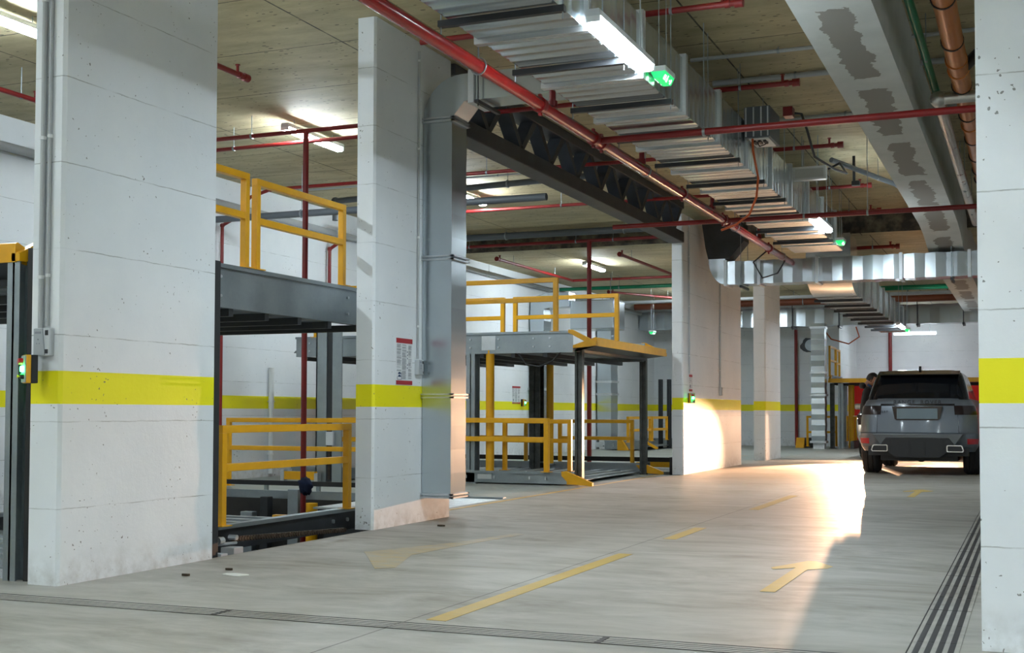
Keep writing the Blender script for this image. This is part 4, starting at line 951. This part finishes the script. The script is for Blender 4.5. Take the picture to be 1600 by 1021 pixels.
# plate recess and bumper
MB().prism([(-.40,1.155),(.40,1.155),(.36,.945),(.33,.925),(-.33,.925),(-.36,.945)],'y',.030,.07).build('plate_recess','taildark',car,smooth=0)
MB().box(-.325,.325,.018,.032,.945,1.12).build('number_plate','plate',car,smooth=0,bevel=.004)
text_mesh('badge_letters','RANGE  ROVER',.092,.006,'black',car,(0,.078,1.222),(R(72),0,0))
text_mesh('badge_letters','SPORT',.052,.004,'carblack',car,(-.56,.055,1.06),(R(88),0,0))
MB().prism([(-.74,.70),(.74,.70),(.70,.66),(.60,.52),(.52,.47),(-.52,.47),(-.60,.52),(-.70,.66)],'y',-.035,.05).build('lower_bumper','bumpgrey',car,smooth=0,bevel=.01)
MB().box(-.44,-.40,-.05,-.03,.36,.60).box(-.14,-.10,-.052,-.03,.34,.58).box(.10,.14,-.052,-.03,.34,.58).box(.40,.44,-.05,-.03,.36,.60).build('diffuser_fin','black',car,smooth=0)
MB().prism([(-.50,.635),(.50,.635),(.60,.50),(.50,.42),(.35,.30),(-.35,.30),(-.50,.42),(-.60,.50)],'y',-.045,.3).build('diffuser','bumper',car,smooth=0,bevel=.01)
MB().box(-.80,.80,.1,.3,.33,.46).box(-.35,.35,-.05,-.045,.60,.63).build('under_tray','bumper',car,smooth=0)
MB().box(-.62,.62,.3,4.4,.24,.40).cyl((-.7,.95,.36),(.7,.95,.36),.05,10).cyl((0,.8,.3),(0,1.1,.3),.1,12).build('chassis','bumper',car,smooth=0)
for s in (-1,1):
    q=[(s*.72,.40),(s*.735,.425),(s*.71,.505),(s*.69,.515),(s*.48,.515),(s*.465,.50),(s*.465,.415),(s*.48,.40)]
    MB().prism(q,'y',-.075,.0).build('exhaust_trim','chrome',car,smooth=0)
    c_=[(s*.60+(x-s*.60)*.88,.457+(z-.457)*.74) for x,z in q]
    MB().prism(c_,'y',-.079,-.02).build('exhaust_opening','black',car,smooth=0)
    m_=MB().box(s*.90,s*1.10,2.95,3.07,1.22,1.36).build('door_mirror','carblack',car,bevel=.03)
    MB().box(s*.86,s*.96,2.97,3.05,1.20,1.26).build('mirror_arm','carblack',m_,smooth=0)
    for y in (.95,3.87): wheel(car,s*.825,y,.385,.28,s)
    MB().box(s*.945,s*.957,1.05,1.06,.5,1.2).box(s*.945,s*.957,2.1,2.11,.5,1.25).build('door_gap','carblack',car,smooth=0)
# wheel arch liners
b=MB()
for y in (.95,3.87):
    for s in (-1,1): b.box(s*.60,s*.70,y-.4,y+.4,.40,.85)
b.build('arch_liner','bumper',car,smooth=0)

# ---- oncoming car behind it
C2X,C2Y=-2.61,28.3
c2=thing('oncoming_car','silver car with lit headlights facing the camera, mostly hidden behind the grey car','car',(C2X,C2Y,0),0); c2.scale=(1.1,1.1,1.1)
lay2=[(.30,.84,.15,4.3,.30,.3),(.45,.90,.04,4.4,.32,.3),(.62,.92,.0,4.45,.36,.3),(.80,.92,.03,4.45,.38,.3),(.93,.90,.16,4.4,.36,.3),(1.02,.86,.45,4.3,.3,.3),(1.06,.80,.9,4.2,.3,.3)]
P3,ring3=car_layers(4.4,lay2)
bd=shell([ring3(z) for z in (.30,.38,.45,.54,.62,.70,.80,.87,.93,.98,1.02,1.06)]).build('body','car2',c2,smooth=30); cut_arches(bd,(.85,3.5),.37,.95)
gl2=[(1.03,.82,1.0,4.25,.25,.2),(1.25,.74,1.45,4.05,.25,.2),(1.45,.64,1.9,3.8,.2,.2),(1.52,.50,2.2,3.6,.2,.2)]
P4,ring4=car_layers(4,gl2)
shell([ring4(z) for z in (1.03,1.1,1.18,1.25,1.32,1.39,1.45,1.49,1.52)]).build('cabin','carblack',c2,smooth=35)
for s in (-1,1):
    mi=s<0
    patch(P3,1.15,1.7,.76,.90,.006,8,3,mi).build('headlight','diffdim',c2)
    lx=s*.80; 
    MB().cyl((lx,-.03,.84),(lx,-.012,.84),.055,18).build('headlight_lens','headlamp',c2)
    MB().box(lx-.11,lx+.10,-.22,.1,.875,.89).build('beam_cutoff_plate','car2',c2,smooth=0)  # added plate that cuts the headlight beam off above lamp height
    patch(P3,1.2,1.6,.40,.56,.006,6,3,mi).build('fog_light_bezel','chrome',c2)
    m_=MB().box(s*.90,s*1.06,1.15,1.25,1.02,1.14).build('door_mirror','car2',c2,bevel=.03)
    MB().box(s*.84,s*.92,1.17,1.23,1.02,1.06).build('mirror_arm','carblack',m_,smooth=0)
    for y in (.85,3.5): wheel(c2,s*.80,y,.325,.21,s)
    ld=bpy.data.lights.new('headlight_beam','SPOT'); ld.energy=HEAD; ld.color=(1,.56,.32); ld.spot_size=R(150); ld.spot_blend=.35; ld.shadow_soft_size=.006
    lo=bpy.data.objects.new('headlight_beam',ld); COL.objects.link(lo); lo.parent=c2; lo.location=(lx,-.05,.871);  lo.rotation_euler=(R(-80),0,0)
    l2=ld.copy(); l2.spot_size=R(36); l2.spot_blend=.7; l2.energy=HEAD*BEAM*(1 if s<0 else .25); lo2=bpy.data.objects.new('headlight_beam',l2); COL.objects.link(lo2); lo2.parent=c2; lo2.location=(lx,-.052,.870); lo2.rotation_euler=(R(-82),0,R(-4))
MB().box(-.5,.5,-.01,.02,.45,.75).build('grille','carblack',c2,smooth=0)

# ---- person
def skin_fig(name,verts,edges,rad,m,parent,sub=2,root=0):
    me=bpy.data.meshes.new(name); me.from_pydata(verts,edges,[]); o=bpy.data.objects.new(name,me); COL.objects.link(o); o.parent=parent
    sk=o.modifiers.new('skin','SKIN'); sb=o.modifiers.new('sub','SUBSURF'); sb.levels=sub; sb.render_levels=sub
    for i,r in enumerate(rad): me.skin_vertices[0].data[i].radius=r if isinstance(r,tuple) else (r,r); me.skin_vertices[0].data[i].use_root=(i==root)
    dg=bpy.context.evaluated_depsgraph_get(); m2=bpy.data.meshes.new_from_object(o.evaluated_get(dg)); o.modifiers.clear(); o.data=m2; m2.materials.clear(); m2.materials.append(M[m])
    for p in m2.polygons: p.use_smooth=True
    return o
pp=thing('person','man in a black hooded jacket leaning beside the grey car, head bowed','person',(-3.025,25.5,0),R(88)); pp.scale=(1.04,1.04,1.04)
# local: faces -y
tv=[(0,0,.92),(0,-.01,1.10),(0,-.04,1.28),(0,-.05,1.42),(0,-.06,1.50),(.19,-.06,1.41),(.26,.0,1.16),(.24,-.07,.93),(-.19,-.06,1.41),(-.26,.0,1.16),(-.24,-.07,.93)]
te=[(0,1),(1,2),(2,3),(3,4),(3,5),(5,6),(6,7),(3,8),(8,9),(9,10)]
skin_fig('jacket',tv,te,[(.19,.14),(.18,.14),(.20,.14),(.17,.11),.075,.085,.065,.05,.085,.065,.05],'jacket',pp)
lv=[(0,0,.95),(.10,0,.88),(.12,-.02,.50),(.12,.02,.10),(-.10,0,.88),(-.12,.0,.50),(-.12,.03,.10)]
skin_fig('trousers',lv,[(0,1),(1,2),(2,3),(0,4),(4,5),(5,6)],[(.15,.12),.10,.075,.06,.10,.075,.06],'jeans',pp)
for s in (-1,1): skin_fig('shoe',[(s*.12,.05,.045),(s*.12,-.06,.045),(s*.13,-.17,.035)],[(0,1),(1,2)],[.045,.05,.04],'shoe',pp)
hd=MB(); bm=bmesh.new(); bmesh.ops.create_uvsphere(bm,u_segments=28,v_segments=20,radius=1)
for v in bm.verts:
    x,y,z=v.co; x*=.078; y*=.098; z*=.118
    if z<0: x*=1+z*2.4; y=y*(1+z*1.2)
    if y<-.05 and abs(x)<.02 and -.045<z<.02: y-=.022*(1-abs(x)/.02)*(1-abs(z+.015)/.035) if abs(z+.015)<.035 else 0
    if y<-.05 and .0<z<.03 and .015<abs(x)<.045: y+=.008
    if y<-.04 and -.07<z<-.055: y-=.004
    v.co=Vector((x,y,z))
me=bpy.data.meshes.new('head'); bm.to_mesh(me); bm.free(); me.materials.append(M['skin'])
for q in me.polygons: q.use_smooth=True
head=bpy.data.objects.new('head',me); COL.objects.link(head); head.parent=pp; head.location=(0,-.11,1.635); head.rotation_euler=(R(28),0,0)
MB().cyl((0,.03,-.02),(0,.045,-.16),.052,16).build('neck','skin',head)
for s in (-1,1):
    MB().cyl((s*.074,.005,-.03),(s*.076,.01,.03),.012,8).build('ear','skin',head)
    MB().cyl((s*.03,-.088,.012),(s*.03,-.09,.012),.010,10).build('eye','hair',head)
MB().box(-.022,.022,-.089,-.084,-.062,-.056).build('mouth','signred',head,smooth=0)
bm=bmesh.new(); bmesh.ops.create_uvsphere(bm,u_segments=24,v_segments=18,radius=1)
for v in list(bm.verts):
    x,y,z=v.co; n_=1+.05*math.sin(x*20)*math.sin(z*17+y*9); v.co=Vector((x*.088*n_,y*.104*n_+.012,z*.122*n_+.018))
bmesh.ops.delete(bm,geom=[v for v in bm.verts if (v.co.y<-.035 and v.co.z<.065) or v.co.z<-.055],context='VERTS')
me=bpy.data.meshes.new('hair'); bm.to_mesh(me); bm.free(); me.materials.append(M['hair'])
for q in me.polygons: q.use_smooth=True
hr=bpy.data.objects.new('hair',me); COL.objects.link(hr); hr.parent=head; so=hr.modifiers.new('s','SOLIDIFY'); so.thickness=.012
skin_fig('hood',[(-.10,.02,1.50),(0,.09,1.53),(.10,.02,1.50)],[(0,1),(1,2)],[.05,.07,.05],'jacket',pp)
skin_fig('collar',[(-.06,-.10,1.50),(-.07,-.04,1.54),(.07,-.04,1.54),(.06,-.10,1.50)],[(0,1),(1,2),(2,3)],[.02,.025,.025,.02],'collar',pp)
for s in (-1,1):
    hv=[(s*.24,-.075,.935),(s*.24,-.085,.885)]; he=[(0,1)]; hrad=[.028,.036]
    for k in range(4):
        by=-.09+(k-1.5)*.019; i0=len(hv); hv+=[(s*.24,by,.855),(s*.235,by,.82),(s*.225,by-.004,.79)]; he+=[(1,i0),(i0,i0+1),(i0+1,i0+2)]; hrad+=[.0095,.009,.008]
    i0=len(hv); hv+=[(s*.235,-.125,.88),(s*.23,-.14,.85)]; he+=[(1,i0),(i0,i0+1)]; hrad+=[.012,.010]
    skin_fig('hand',hv,he,hrad,'skin',pp)
